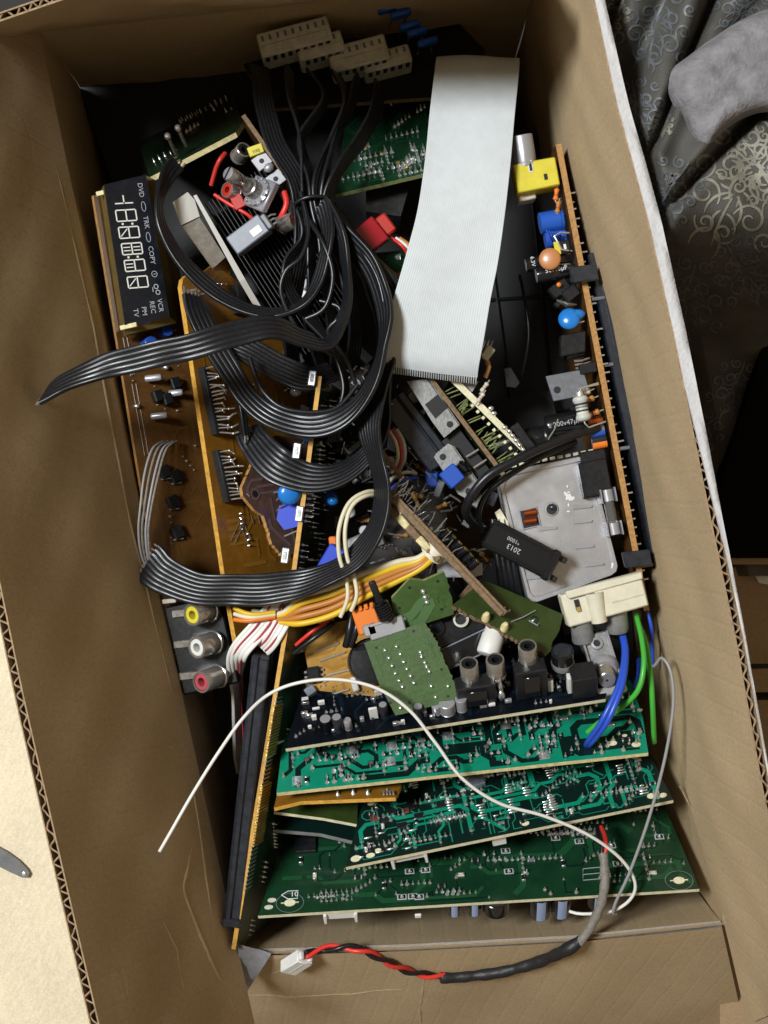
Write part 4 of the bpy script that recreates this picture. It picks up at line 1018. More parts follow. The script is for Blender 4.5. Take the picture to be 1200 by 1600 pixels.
disc_cap(DB.t, P(517, 780, -60), EZ + EX * .3, 13, 'blue_mid', .5, P(500, 790, -120))
for (x, y) in ((575, 660), (500, 603)): MB().ell(P(x, y, -60), EX, EY, EZ, 17, 14, 14).build('coil', 'dark_green', DB.t)
DC = Board('dark board deep in the shade below the heat sink', ((200, 250, -260), (560, 230, -260), (300, 600, -240)), [(120, 130), (640, 60), (660, 540), (300, 620)], 8, 'black_matte', 'brown_edge')  # black sheet added as fill where only dark depth shows
DD = Board('dark board hidden deep at the lower left under the wires', ((300, 950, -220), (560, 950, -220), (450, 1300, -220)), [(300, 900), (980, 860), (1000, 1150), (470, 1180), (430, 1400), (390, 1400)], 8, 'black_matte', 'brown_edge')  # another black fill sheet, added to hide the pale base
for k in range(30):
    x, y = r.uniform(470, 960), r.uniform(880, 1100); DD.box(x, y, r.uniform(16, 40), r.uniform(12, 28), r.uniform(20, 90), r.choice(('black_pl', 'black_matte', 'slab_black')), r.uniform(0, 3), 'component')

# ================================================================ top left cluster
# green board seen along its edge with terminal posts
F = Board('dark green board with bright yellow edge and two posts at the upper left', ((236, 276, -20), (378, 203, -20), (300, 190, -220)), [(234, 277), (368, 207), (379, 192), (350, 120), (205, 190)], 8, 'dark_green', 'cream')
F.solder(F.rand_rows(16, 91, (2, 6), 10), 2.4, 4)
for (x0, y0, x1, y1) in ((262, 213, 275, 240), (278, 200, 291, 228)):
    a_ = P(x1, y1, -30); b_ = P(x0, y0, 12); o = MB().cyl(a_, b_, 3.2, 2.8, 10).build('terminal_post', 'nickel', F.t); MB().lathe(b_ - (b_ - a_).normalized() * 2, b_ - a_, [(5, 0), (5.4, 3), (4, 6), (.01, 7)], 12).build('knob', 'solder', o)
fe = Board('brown board edge slanting down from the upper left corner', *upright((377, 182, 10), (440, 272, 10), 170), 7, 'brown_board', 'brown_edge')
o = MB().box(P(400, 236, 6), Vector((.95, .35, 0)).normalized(), Vector((-.35, .95, 0)).normalized(), EZ, 24, 15, 14, 1).build('film_capacitor', 'yellow_pl', fe.t)
text(fe.t, '100J', P(400, 236, 13.3), Vector((.95, .35, 0)), Vector((-.35, .95, 0)), 5, 'black_pl')
# finned heat sink with chrome bracket
hsk = thing('heat_sink', 'black finned heat sink with a chrome bracket on its left end', 'heat sink', P(400, 440, -200))
h0 = P(318, 322, -30); du = (P(470, 560, -30) - h0).normalized(); dv = Vector((-du.y, du.x, 0)); L_ = (P(470, 560, -30) - h0).length
MB().box(h0 + du * L_ * .5 + dv * 52 - EZ * 95, du, dv, EZ, L_, 118, 60, 2).build('base', 'black_matte', hsk)
for k in range(17):
    MB().box(h0 + du * L_ * .5 + dv * (k * 6.6 + 4) - EZ * 30 , du, dv, EZ, L_, 1.8, 76, .5).build('fin', 'black_fin', hsk)
cbk = thing('chrome_bracket', 'bent chrome bracket strip beside the black heat sink fins', 'bracket', P(330, 390, -90))
c0 = P(300, 330, 6)
MB().prism([P(270, 316, 4), P(293, 300, 4), P(304, 312, 4), P(312, 338, 0), P(283, 352, 0)], Vector((0, 0, -5))).build('top_flange', 'chrome', cbk, smooth=0)
MB().prism([P(302, 306, 6), P(307, 304, 6), P(383, 436, 0), P(420, 500, -10), P(412, 504, -10), P(374, 440, 0)], Vector((0, 0, -50))).build('strip', 'chrome', cbk, smooth=0)
MB().prism([P(285, 354, -2), P(312, 340, -2), P(352, 402, -20), P(332, 420, -20)], Vector((0, 0, -4))).build('lower_face', 'nickel', cbk, smooth=0)
# potentiometers
def pot(label, tip, base, r, group='potentiometers'):
    t = thing('potentiometer', label, 'potentiometer', base, group); z = (tip - base); L = z.length; z.normalize(); x, y, _ = frame(z, Vector((.5, .85, 0)))
    MB().box(base - z * 9, x, y, z, 50, 50, 12, 2).build('body', 'tin', t)
    MB().lathe(base - z * 3, z, [(r * 2.0, 0), (r * 2.0, 4), (r * 1.75, 6), (r * 1.1, 6.5)], 26).build('washer', 'tin', t)
    for i in range(12):
        a_ = 2 * PI * i / 12; d_ = x * math.cos(a_) + y * math.sin(a_); MB().box(base + d_ * r * 1.78 + z * 2.5, d_, z.cross(d_), z, 6, 5, 6, .8).build('crimp', 'tin', t)
    MB().lathe(base, z, [(r * 1.25, 0), (r * 1.25, L * .30), (r * 1.0, L * .32), (r * 1.0, L * .42), (r * .92, L * .44), (r * .92, L * .62), (r * .98, L * .64), (r * .98, L * .97), (r * .85, L)], 24).build('shaft', 'nickel', t)
    tp = base + z * L; cap = MB().lathe(tp - z * 1, z, [(r * .86, 0), (r * .86, 2.2), (r * .7, 2.8), (.01, 2.9)], 20).build('shaft_end', 'tin', t)
    MB().box(tp + z * 2.0, x, y, z, r * 1.75, 2.4, 2.2).build('slot', 'black_matte', t)
    return t, x, y, z
pb = P(402, 300, 8)
t_, x_, y_, z_ = pot('silver potentiometer with long slotted shaft upper left of the cable bundle', P(357, 271, 62), pb, 11.5)
for (x, y) in ((409, 252), (431, 280)):
    c = P(x, y, 6); o = MB().box(c, Vector((.8, .6, 0)), Vector((-.6, .8, 0)), EZ, 26, 22, 4, .8).build('lug', 'tin', t_)
    MB().lathe(c + EZ * 2, EZ, [(4, .3), (.01, .4)], 14).build('hole', 'black_matte', o)
MB().ell(P(420, 262, 14), Vector((.8, .6, 0)), Vector((-.6, .8, 0)), EZ, 9, 7, 6).build('rivet', 'tin', t_)
pot('smaller silver potentiometer half hidden under the cable bundle', P(451, 405, 44), P(468, 420, 4), 9)
MB_ = MB().box(P(470, 440, -10), Vector((.5, -.85, 0)).normalized(), Vector((.85, .5, 0)).normalized(), EZ, 60, 22, 4, 1).build('white_lever', 'white_pl'); tag(MB_, 'white plastic lever below the smaller potentiometer', 'lever')
# grey lever switch
lv = thing('slide_switch', 'slate grey rectangular switch lying across the heat sink fins', 'switch', P(390, 370, -20))
ax = (P(415, 345, 30) - P(362, 385, 20)).normalized(); ay = Vector((-ax.y, ax.x, 0)).normalized(); az = ax.cross(ay)
c = P(390, 368, 22); MB().box(c, ax, ay, az, 62, 32, 30, 2).build('body', 'slate_pl', lv)
MB().box(c + ax * 14 + az * 15.4 - ay * 4, ax, ay, az, 18, 12, 1.2, .4).build('label_plate', 'white_pl', lv)
MB().box(c + ax * 33 - az * 2, ax, ay, az, 12, 26, 22, 2).build('latch', 'grey_pl', lv)
mb = MB()
for k in range(3): mb.tube([c + ax * 36 + ay * (k * 7 - 8), c + ax * 46 + ay * (k * 7 - 9) + az * 3, c + ax * 52 + ay * (k * 8 - 14)], 1.6, 6)
mb.build('terminal', 'solder', lv)
# phono jacks on a red striped loom
rk = thing('phono_jack_pair', 'two small round jacks on red plastic between the potentiometers', 'jack', P(420, 330, -60))
rca(rk, P(440, 352, -10), Vector((.8, .15, .6)), 14, 28, 'red_pl'); rca(rk, P(372, 246, -30), Vector((.5, .3, .8)), 13, 24, 'black_pl'); rca(rk, P(368, 302, -20), Vector((-.6, .1, .8)), 13, 20, 'red_pl')
MB().box(P(372, 316, -12), Vector((.45, -.9, 0)), Vector((.9, .45, 0)), EZ, 22, 18, 10, 1).build('red_block', 'red_pl', rk)
wire('wire', 'dark red wire behind the slotted potentiometer shaft', [(330, 290, -40), (338, 262, -30), (345, 248, -24), (352, 240, -30)], 4, 'red_pl')
wire('wire', 'red wire from the slotted potentiometer down past the small jack', [(444, 300, 0), (448, 318, 4), (440, 338, 0), (432, 352, -14)], 5, 'red_wire')
wire('wire', 'thin red wire running under the slotted potentiometer body', [(335, 304, -20), (360, 320, -14), (385, 334, -12), (402, 346, -16), (414, 338, -14)], 3, 'red_wire')

# ================================================================ top of the box
G = Board('dark green solder-side board at the top behind the cable bundle', ((530, 302, -60), (668, 270, -60), (560, 190, -170)), [(524, 304), (548, 298), (668, 270), (720, 250), (720, 120), (545, 150)], 7, 'forest', 'green_edge')
G.traces('forest_trace', 12, 4, 30, 95, (3, 9)); G.solder(G.rand_rows(34, 96, (3, 7), 9), 3.0, 7)
for (x, y) in ((600, 240), (622, 255), (572, 228), (634, 262)): G.disc(x, y, 4, 'gold', 1.2, 'test_pad')
gk = lump('relay_block', 'dark grey rectangular block under the top green board', 'block', ((572, 296), (640, 290), (626, 338), (572, 330)), -110, -120, 'black_pl')
# white connector housings with their board
H1 = Board('shaded board holding white cable connectors and blue capacitors at the top', ((400, 130, -150), (700, 70, -150), (520, 20, -200)), [(380, 100), (700, 20), (760, 80), (700, 150), (420, 170)], 8, 'black_matte', 'brown_edge')
cx_ = (P(620, 32, -60) - P(405, 90, -60)).normalized(); cy_ = Vector((-cx_.y, cx_.x, 0))
for (x, y, L, W_, z0) in ((460, 58, 118, 40, -46), (500, 72, 76, 34, -56), (560, 84, 96, 42, -66), (604, 92, 80, 30, -80)):
    c = P(x, y, z0); o = MB().box(c - EZ * 26, cx_, cy_, EZ, L, W_, 60, 3).build('connector_housing', 'bone', H1.t)
    MB().box(c + EZ * 3 - cy_ * (W_ * .2), cx_, cy_, EZ, L * .9, W_ * .3, 5, 1).build('latch_rib', 'bone', o)
    for q in range(int(L / 13)):
        xq = (q - (int(L / 13) - 1) / 2) * 12.5
        MB().box(c + cx_ * xq - cy_ * (W_ * .5) - EZ * 8, cx_, cy_, EZ, 6.5, 3, 16).build('wire_slot', 'black_matte', o, smooth=0)
        MB().box(c + cx_ * xq + cy_ * (W_ * .22) + EZ * 4, cx_, cy_, EZ, 4, 8, 2.4).build('contact_window', 'grey_pl', o, smooth=0)
for k, (x, y) in enumerate(((592, 2), (606, 14), (626, 22), (640, 40), (652, 50), (668, 66))):
    o = MB().box(P(x, y, -70), cx_, cy_, EZ, 34, 10, 18, 3).build('film_capacitor', 'blue_sleeve', H1.t)
    for sg in (-1, 1): MB().cyl(P(x, y, -78) + cx_ * sg * 12, P(x - 6, y + 18, -120) + cx_ * sg * 12, 1.4, seg=6).build('lead', 'nickel', o)
# red clear plastic block + small board + wires right of bundle
rb = thing('indicator_block', 'translucent red plastic block below the top green board', 'indicator', P(590, 370, -60))
c = P(580, 368, -10); ax = Vector((.62, -.78, 0)).normalized(); ay = Vector((.78, .62, 0)).normalized()
MB().box(c, ax, ay, EZ, 44, 38, 22, 2).build('lens', 'red_clear', rb); MB().box(c + ay * 26 - EZ * 8, ax, ay, EZ, 34, 26, 18, 3).build('body', 'red_pl', rb)
sg_ = Board('small green board corner with cream edge left of the white ribbon', ((584, 396, -30), (630, 434, -30), (640, 390, -60)), [(584, 395), (606, 416), (630, 436), (665, 420), (650, 390)], 6, 'forest', 'cream')
sg_.solder([(622, 402), (636, 408)], 5, 3, uv=False)
for k, (m_, dx) in enumerate((('red_wire', 0), ('white_wire', 7), ('brown_wire', 13))): wire('wire', ('red', 'white', 'brown')[k] + ' short wire curling beside the red plastic block', [(612 + dx, 372, -20), (626 + dx, 382, -10), (636 + dx, 396, -16), (640 + dx, 420, -40)], 2.6, m_)

# ================================================================ white flat ribbon cable
Lp = [(690, 118, -70), (684, 96, -30), (682, 90, 0), (679, 112, 26), (672, 170, 52), (664, 250, 70), (652, 330, 80), (634, 400, 84), (614, 470, 82), (603, 520, 76), (599, 556, 66), (599, 572, 54)]
Rp = [(808, 120, -70), (811, 96, -30), (812, 88, 0), (811, 112, 26), (804, 180, 52), (797, 260, 70), (788, 340, 80), (778, 410, 84), (766, 470, 82), (756, 530, 76), (748, 572, 66), (746, 590, 54)]
rib = thing('flat_ribbon_cable', 'wide pale grey flat ribbon cable with striped cut end', 'cable', P(700, 590, 0))
La, Ra = catmull(Lp, 9), catmull(Rp, 9); n_ = 240; rows = []
La = [poly_at(La, i / 70) for i in range(71)]; Ra = [poly_at(Ra, i / 70) for i in range(71)]
NC = 40; rows = []; under = []
for i in range(71):
    a_, b_ = P(*La[i]), P(*Ra[i]); t = (P(*La[min(i + 1, 70)]) - P(*La[max(i - 1, 0)])).normalized(); nn = (b_ - a_).cross(t).normalized()
    if nn.z < 0: nn = -nn
    if i < 12 and nn.y < 0 and nn.z < .3: nn = -nn if nn.y < -.5 else nn
    wv_ = 3.0 * math.sin(i * .13 + 1)
    rows.append([a_.lerp(b_, k / n_) + nn * (.22 * abs(math.sin(PI * NC * k / n_)) + 2.2 * math.exp(-((i - 44 + 6 * k / n_) / 1.6) ** 2) + wv_ * math.sin(PI * k / n_ * 1.4 + i * .03)) for k in range(n_ + 1)])
    under.append([a_.lerp(b_, k / 6) - nn * 2.0 + nn * (wv_ * math.sin(PI * k / 6 * 1.4 + i * .03)) for k in range(7)])
MB().grid(rows).build('sheath', 'ribbon', rib, smooth=60); MB().grid(under).build('underside', 'ribbon', rib, smooth=60)
e0, e1_ = rows[-1][0], rows[-1][-1]; mb = MB(); mg = MB(); td = (P(La[-1][0], La[-1][1] + 12, 40) - P(*La[-1])).normalized(); ex_ = (e1_ - e0).normalized(); en = ex_.cross(td)
for k in range(NC):
    c = e0.lerp(e1_, (k + .5) / NC) + td * 7; mb.box(c, ex_, td, en, (e1_ - e0).length / NC * .52, 16, 2.4, .4)
stuff(mb.build('core_ends', 'ribbon', rib)); MB().box(e0.lerp(e1_, .5) + td * 6 - EZ * 2.2, ex_, td, en, (e1_ - e0).length * .99, 15, 1.6).build('gap_backing', 'ribbon_gap', rib)

# ================================================================ right-hand board seen on edge
J = Board('tall tan board on edge along the right wall with parts facing left', *upright((868, 226, 38), (1006, 955, 38), 280), 9, 'brown_board', 'tan_edge')
# bevelled tan top edge so that the board reads as a slab from above
a_, b_ = P(868, 222, 44), P(1008, 962, 44); jd_ = (b_ - a_).normalized(); js = Vector((jd_.y, -jd_.x, 0)).normalized()
if js.x > 0: js = -js              # js points left, into the box
def jpt(y, out, z):                # point beside the board: image row y, distance out to the left, height
    t = (y - 222) / (962 - 222); return a_.lerp(b_, t) + js * (out + 5) + Vector((0, 0, z - 44))
# yellow twin jack
o = MB().box(jpt(266, 33, 26), js, jd_, EZ, 66, 44, 40, 2).build('jack_block', 'yellow_pl', J.t)
MB().box(jpt(252, 40, 46.5), js, jd_, EZ, 7, 18, 1.2).build('slot', 'white_pl', o); MB().box(jpt(253, 40, 47.2), js, jd_, EZ, 4, 12, 1.2).build('slot', 'black_matte', o); MB().box(jpt(272, 20, 46.6), js, jd_, EZ, 5, 9, 1.2).build('slot', 'black_matte', o)
MB().box(jpt(292, 50, 10), js, jd_, EZ, 28, 10, 30, 2).build('lip', 'ivory', o)
rca(J.t, jpt(246, 44, 30), -jd_ * .98 + EZ * .2, 17, 46, 'grey_pl', 'tin')
for k, (y, out, m_) in enumerate(((298, 8, 'orange_pl'), (318, 9, 'brown_wire'))): resistor(J.t, jpt(y - 8, out - 4, 34), jpt(y + 10, out + 2, 34), 4, m_, ((.4, 'red_pl'), (.55, 'black_pl')), (jpt(y - 12, 0, 30), jpt(y + 12, 0, 30)))
ecap(J.t, jpt(336, 2, 20), js, 17, 36, 'blue_sleeve', None, 0, 'blue_sleeve'); ecap(J.t, jpt(362, 2, 14), js, 14, 32, 'blue_mid', None, 0, 'blue_mid')
mb = MB()
for k in range(5): mb.tube([jpt(350 + k * 2, 32 - k * 4, 34), jpt(362, 30 - k * 4, 38), jpt(372 - k, 26 - k * 4, 30)], 1.2, 6)
mb.build('lead', 'blue_mid', J.t)
o = MB().box(jpt(382, 14, 30), js, jd_, EZ, 24, 20, 22, 1.5).build('transformer', 'black_pl', J.t); MB().box(jpt(382, 22, 41.5), js, jd_, EZ, 9, 20, 3, .6).build('yellow_tape', 'yellow_pl', o); MB().box(jpt(382, 10, 41.6), js, jd_, EZ, 4, 8, 1.2, .3).build('mark', 'print_white', o)
mb = MB(); mb.tube([jpt(390, 0, 38), jpt(386, 16, 44), jpt(364, 24, 46), jpt(360, 14, 46), jpt(362, 0, 40)], 1.4, 6); mb.build('wire_loop', 'solder', J.t)
disc_cap(J.t, jpt(396, 36, 40), EZ + js * .2, 17, 'orange_disc', .28, jpt(400, 4, 30))
o = ecap(J.t, jpt(414, 2, 18), js, 13, 56, 'black_gl', 'print_grey', 2.2, 'tin', hint=EZ); text(J.t, '50v10µF', jpt(412, 28, 31.6), -js, -jd_, 7, 'print_white')
o = ecap(J.t, jpt(394, 44, 12), js, 11, 26, 'black_gl', None, 0, 'tin', hint=EZ); text(J.t, '6.3V', jpt(392, 60, 23.6), jd_, -js, 6, 'print_white')
for (y, out, L, W_, z) in ((440, 26, 32, 20, 14), (452, 12, 26, 20, 22), (462, 30, 16, 10, 10)): MB().box(jpt(y, out, z), (js + jd_ * .5).normalized(), (jd_ - js * .5).normalized(), EZ, L, W_, 16, 2).build('transistor', 'black_pl', J.t)
MB().ell(jpt(436, 28, 30), EX, EY, EZ, 4, 4, 3).build('red_dot', 'orange_pl', J.t)
mb = MB(); r = random.Random(4)
for k in range(7): mb.tube([jpt(458 + k * 2, 34 - k * 2, 22), jpt(464 + k, 26 - k, 30), jpt(470, 6, 20)], 1.3, 6)
mb.build('lead', 'solder', J.t)
disc_cap(J.t, jpt(492, 24, 40), EZ + js * .15 - jd_ * .2, 17, 'blue_cap', .45, jpt(492, 0, 34))
MB().ell(jpt(488, 12, 38), js, jd_, EZ, 14, 9, 7).build('coating_neck', 'blue_cap', J.t)
for (y, out, L, W_, z) in ((530, 24, 40, 34, 24), (545, 22, 30, 12, 16)): MB().box(jpt(y, out, z), js, (jd_ + js * .2).normalized(), EZ, L, W_, 22, 2).build('transistor', 'black_pl', J.t)
mb = MB()
for k in range(3): mb.tube([jpt(556 + k * 6, 26, 26), jpt(558 + k * 6, 14, 30), jpt(556 + k * 6, 2, 26)], 1.6, 6)
mb.build('lead', 'solder', J.t)
o = MB().box(jpt(592, 44, 36), js, (jd_ * .99 - js * .12).normalized(), EZ, 58, 40, 5, 1).build('power_transistor', 'grey_pl', J.t); MB().lathe(jpt(596, 62, 38.6), EZ, [(5.5, .2), (.01, .3)], 16).build('hole', 'black_matte', o)
MB().box(jpt(572, 10, 36), js, jd_, EZ, 26, 16, 12, 1.5).build('clip', 'black_pl', J.t)
resistor(J.t, jpt(612, 33, 56), jpt(652, 33, 56), 11, 'resistor_body', ((.30, 'black_matte'), (.42, 'grey_pl'), (.56, 'black_matte'), (.66, 'bone')), (jpt(600, 0, 48), jpt(658, 0, 48)))
MB().cyl(jpt(598, 0, 48), jpt(602, 33, 56), 1.5, seg=6).build('lead', 'solder', J.t)
for (y, out, m_) in ((606, 12, 'bone'), (618, 8, 'tan_board'), (640, 4, 'brown_wire')): resistor(J.t, jpt(y, out, 36), jpt(y + 4, out + 22, 38), 4.5, m_, ((.35, 'red_pl'), (.5, 'black_pl'), (.65, 'gold')))
o = ecap(J.t, jpt(648, 2, 14), js, 18, 84, 'black_gl', 'slab_black', 2.0, 'black_matte', hint=EZ); text(J.t, 'e 200v47µF', jpt(648, 60, 32.4), -js, -jd_, 7.5, 'print_grey')
ecap(J.t, jpt(662, 78, -20), js, 19, 96, 'black_pl', None, 0, 'black_matte')
for (y, m_) in ((655, 'copper'), (672, 'blue_mid'), (690, 'orange_pl'), (668, 'grey_pl'), (684, 'slab_black')): ecap(J.t, jpt(y, 2, 34), js, 7, 22, m_, None, 0, 'tin')
for (y, out, L, W_, z) in ((712, 26, 40, 30, 20), (740, 30, 44, 54, 26), (756, 40, 24, 26, 20)): MB().box(jpt(y, out, z), js, jd_, EZ, L, W_, 30, 2).build('relay', 'black_pl', J.t)
# fuse in spring clips
fz = thing('fuse', 'glass fuse in silver clips beside the metal tuner can', 'fuse', jpt(795, 14, 10))
for y in (770, 822):
    for sg in (-1, 1): MB().box(jpt(y, 16 + sg * 11, 34), js, jd_, EZ, 2, 22, 30, .5).build('clip', 'tin', fz)
    MB().box(jpt(y, 16, 20), js, jd_, EZ, 20, 22, 2, .4).build('clip_base', 'tin', fz)
    MB().cyl(jpt(y - 9, 16, 36), jpt(y + 9, 16, 36), 9.5, seg=16).build('end_cap', 'tin', fz)
MB().cyl(jpt(778, 16, 36), jpt(814, 16, 36), 8, seg=16).build('glass_tube', 'glass', fz)
# pins on the back and black rail
mb = MB()
for k in range(46):
    y = 300 + k * 13.5; p = jpt(y, -12, random.uniform(20, 40)); mb.cyl(p, p - js * random.uniform(6, 12), 1.3, seg=5)
stuff(mb.build('lead_ends', 'solder', J.t))
rl_ = thing('plastic_rail', 'long black plastic rail between the tan board and the right flap', 'rail', P(985, 640, -60))
ra, rb_ = P(926, 395, 24), P(1030, 888, 24); rd = (rb_ - ra).normalized(); rs = Vector((rd.y, -rd.x, 0)).normalized()
MB().box(ra.lerp(rb_, .5) - EZ * 60, rd, rs, EZ, (rb_ - ra).length, 17, 130, 2.5).build('rail', 'slab_black', rl_)
MB().box(ra.lerp(rb_, .52) + EZ * 6 - rs * 5, rd, rs, EZ, (rb_ - ra).length * .9, 5, 8, 1).build('lip', 'slab_black', rl_)
for (x, y, L) in ((912, 428, 42), (995, 873, 42)): MB().box(P(x, y, 52), (rs - rd * .1).normalized(), rd, EZ, L, 25, 10, 2).build('clip', 'slab_black', rl_)
for (x, y) in ((933, 468), (946, 572), (972, 702), (1008, 885)): MB().cyl(P(x - 10, y, 30), P(x + 12, y - 3, 30), 3, seg=8).build('post', 'grey_pl', rl_)
# white twin jack block at its lower end
wj = thing('twin_jack_block', 'ivory twin phono jack block with metal sleeves at the end of the tan board', 'jack', P(940, 940, 0))
wa = (P(1004, 905, 60) - P(880, 938, 60)).normalized(); wb = Vector((-wa.y, wa.x, 0)).normalized()
MB().box(P(966, 931, 52), wa, wb, EZ, 76, 48, 44, 2.5).build('body', 'ivory', wj); MB().box(P(910, 946, 48), wa, wb, EZ, 62, 50, 40, 2.5).build('body', 'ivory', wj)
MB().box(P(943, 914, 66), wa, wb, EZ, 118, 12, 22, 2).build('top_ledge', 'ivory', wj)
MB().cyl(P(928, 926, 70), P(937, 972, 66), 14, 12, 18).build('boss', 'ivory', wj)
for (x, y) in ((902, 945), (958, 937)):
    MB().box(P(x, y, 70), wa, wb, EZ, 7, 16, 2.2).build('slot', 'black_matte', wj); MB().box(P(x + 2, y + 7, 71), wa, wb, EZ, 6, 7, 2).build('contact', 'gold', wj)
MB().box(P(980, 935, 74.6), wa, wb, EZ, 48, 2, 1.4).build('seam', 'bone', wj)
for (x, y) in ((908, 968), (962, 952)): MB().lathe(P(x, y, 44), Vector((.12, -.95, -.2)), [(17, 0), (17, 32), (15.5, 36), (11, 37)], 24).build('sleeve', 'tin_matte', wj)

# ================================================================ tuner can
tu = thing('tuner_can', 'silver metal tuner can with stamped lid and copper coil window', 'tuner', P(880, 830, -70))
lidp = [(792, 741), (800, 736), (912, 713), (921, 714), (927, 722), (968, 886), (966, 895), (958, 901), (842, 943), (833, 943), (827, 936), (783, 760), (785, 748)]
ctr = P(874, 828, 30); rows = []
for (k, z) in ((1.0, -60), (1.0, 14), (.985, 22), (.955, 26), (.93, 26), (.915, 24), (.90, 20), (.885, 18.5), (.6, 18.5), (.3, 18.6), (.02, 18.6)):
    rows.append([Vector((ctr.x + (P(*q, 20).x - ctr.x) * k, ctr.y + (P(*q, 20).y - ctr.y) * k, z)) for q in [lidp[i % len(lidp)] for i in range(len(lidp) + 1)]])
# smooth the outline
def ringpts(k, z):
    n_ = len(lidp); out = []
    for i in range(n_ + 1):
        q = lidp[i % n_]; v = P(*q, 20); out.append(Vector((ctr.x + (v.x - ctr.x) * k, ctr.y + (v.y - ctr.y) * k, z)))
    return out
rows = [ringpts(k, z) for (k, z) in ((1.0, -60), (1.0, 18), (.985, 22), (.925, 22), (.905, 17), (.6, 18.3), (.3, 19), (.0, 19.2))]
MB().grid(rows).build('lid', 'tin_lid', tu, smooth=25)
lz = 19.6; tx = (P(960, 880, 20) - P(930, 745, 20)).normalized(); ty = Vector((-tx.y, tx.x, 0)) * -1
wn_ = MB().box(P(831, 811, lz), ty, tx, EZ, 25, 27, 1.0).build('window', 'black_matte', tu)
for k in range(2):
    MB().cyl(P(822, 804 + k * 13, lz + 1), P(841, 801 + k * 13, lz + 1), 5.5, seg=14).build('coil', 'copper', tu)
mb = MB(); fr_ = P(831, 811, lz + 1)
for sg in (-1, 1): mb.box(fr_ + ty * sg * 13.5, ty, tx, EZ, 2, 30, 1.5, .4); mb.box(fr_ + tx * sg * 14.5, ty, tx, EZ, 29, 2, 1.5, .4)
mb.build('window_frame', 'tin', tu)
MB().lathe(P(865, 797, lz), EZ, [(11, 0), (10.4, 1.4), (8.6, 1.6), (8.2, .2), (.01, .2)], 22).build('hole_rim', 'tin_matte', tu)
MB().lathe(P(865, 797, lz), EZ, [(8.1, .3), (.01, .5)], 18).build('hole', 'black_matte', tu); MB().ell(P(867, 794, lz + 1), EX, EY, EZ, 6, 5, 3).build('core_screw', 'slab_black', tu)
for (x, y) in ((858, 824), (912, 813), (915, 852), (866, 868), (912, 790), (840, 900), (930, 880)):
    c = P(x, y, lz); o = MB(); o.prism([c + ty * -15 + tx * 4, c + ty * 15 + tx * -4, c + ty * 15 + tx * 4, c + ty * -13 + tx * 7], EZ * 2.2); o.build('stamped_tab', 'tin', tu)
mb = MB(); r = random.Random(9)
for k in range(22): a_ = r.gauss(0, 5); b2_ = r.gauss(0, 7); mb.ell(P(893 + a_, 778 + b2_, lz + .2), EX, EY, EZ, r.uniform(1.2, 3), r.uniform(1.2, 3), .4, nu=7, nv=4)
stuff(mb.build('glue_residue', 'white_pl', tu))
mb = MB()
for k in range(11): mb.box(P(806 + k * 12, 729 - k * 2.3, 16), ty, tx, EZ, 8, 5, 10, .6)
mb.build('crimp_tabs', 'ivory', tu)
MB().prism([P(*q, 8) for q in ((776, 802), (784, 796), (802, 826), (790, 834))], Vector((0, 0, -14))).build('paper_tab', 'cream2', tu, smooth=0)

tu.rotation_euler = (-.015, -.03, 0)

# ================================================================ centre: brackets, brown board, black capacitor
cb = Board('slim brown board standing on edge right of the two silver brackets', *upright((670, 594, 20), (784, 744, 20), 180), 7, 'dark_green', 'brown_edge')
cb.traces('green_edge', 8, 2, 40, 101, (2, 7), h=.8); mb = MB(); r = random.Random(3)
for k in range(36): t = r.random(); p = P(690 + 100 * t, 612 + 128 * t, 4); q = p + Vector((r.uniform(10, 34), r.uniform(6, 20), r.uniform(-14, 8))); mb.tube([p, p.lerp(q, .5) + EZ * 4, q], 1.0, 5)
stuff(mb.build('bristling_leads', 'green_edge', cb.t))
yb = Board('cream edged board with comb-like pin row below the white ribbon', *upright((702, 594, 24), (822, 712, 16), 180), 10, 'dark_green', 'cream2')
mb = MB()
for k in range(9): x, y = 742 + k * 8.5, 630 + k * 9.5; mb.box(P(x - 4, y + 4, 22), Vector((.65, -.75, 0)), Vector((.75, .65, 0)), EZ, 5, 5, 6, .8)
mb.build('pin_comb', 'cream2', yb.t)
mb = MB()
for k in range(5): x, y = 796 + k * 5.4, 674 + k * 7.2; mb.ell(P(x, y, 26), Vector((.8, -.6, 0)), Vector((.6, .8, 0)), EZ, 5, 3.6, 3.6)
for (x, y) in ((767, 638), (772, 646), (789, 668)): mb.ell(P(x, y, 20), EX, EY, EZ, 5, 4, 4)
mb.build('solder_beads', 'solder', yb.t)
chp = MB().box(P(817, 684, 10), Vector((.6, -.8, 0)), Vector((.8, .6, 0)), EZ, 50, 16, 16, 1.5).build('chip', 'black_pl', yb.t)
for (x, y) in ((746, 628), (752, 612)): resistor(yb.t, P(x, y, 30), P(x + 10, y - 14, 34), 3.4, 'bone', ((.4, 'red_pl'), (.6, 'brown_wire')))
MB().prism([P(*q, 10) for q in ((716, 590), (748, 596), (738, 612), (722, 612))], Vector((0, 0, -20))).build('shield', 'tin', yb.t, smooth=0)
def bracket(label, quad, z, hole_px, win=None):
    t = thing('metal_bracket', label, 'bracket', P(*quad[3], z - 60), 'silver brackets')
    MB().prism([P(*q, z) for q in quad], Vector((0, 0, -4))).build('plate', 'tin_matte', t, smooth=0)
    for q in hole_px: MB().lathe(P(*q, z), EZ, [(5.2, .2), (.01, .35)], 16).build('hole', 'black_matte', t)
    a_, b_ = P(*quad[1], z), P(*quad[2], z); MB().box((a_ + b_) / 2 - EZ * 24, (b_ - a_).normalized(), EZ.cross((b_ - a_).normalized()), EZ, (b_ - a_).length, 3, 48, .6).build('bent_side', 'tin_matte', t)
    return t
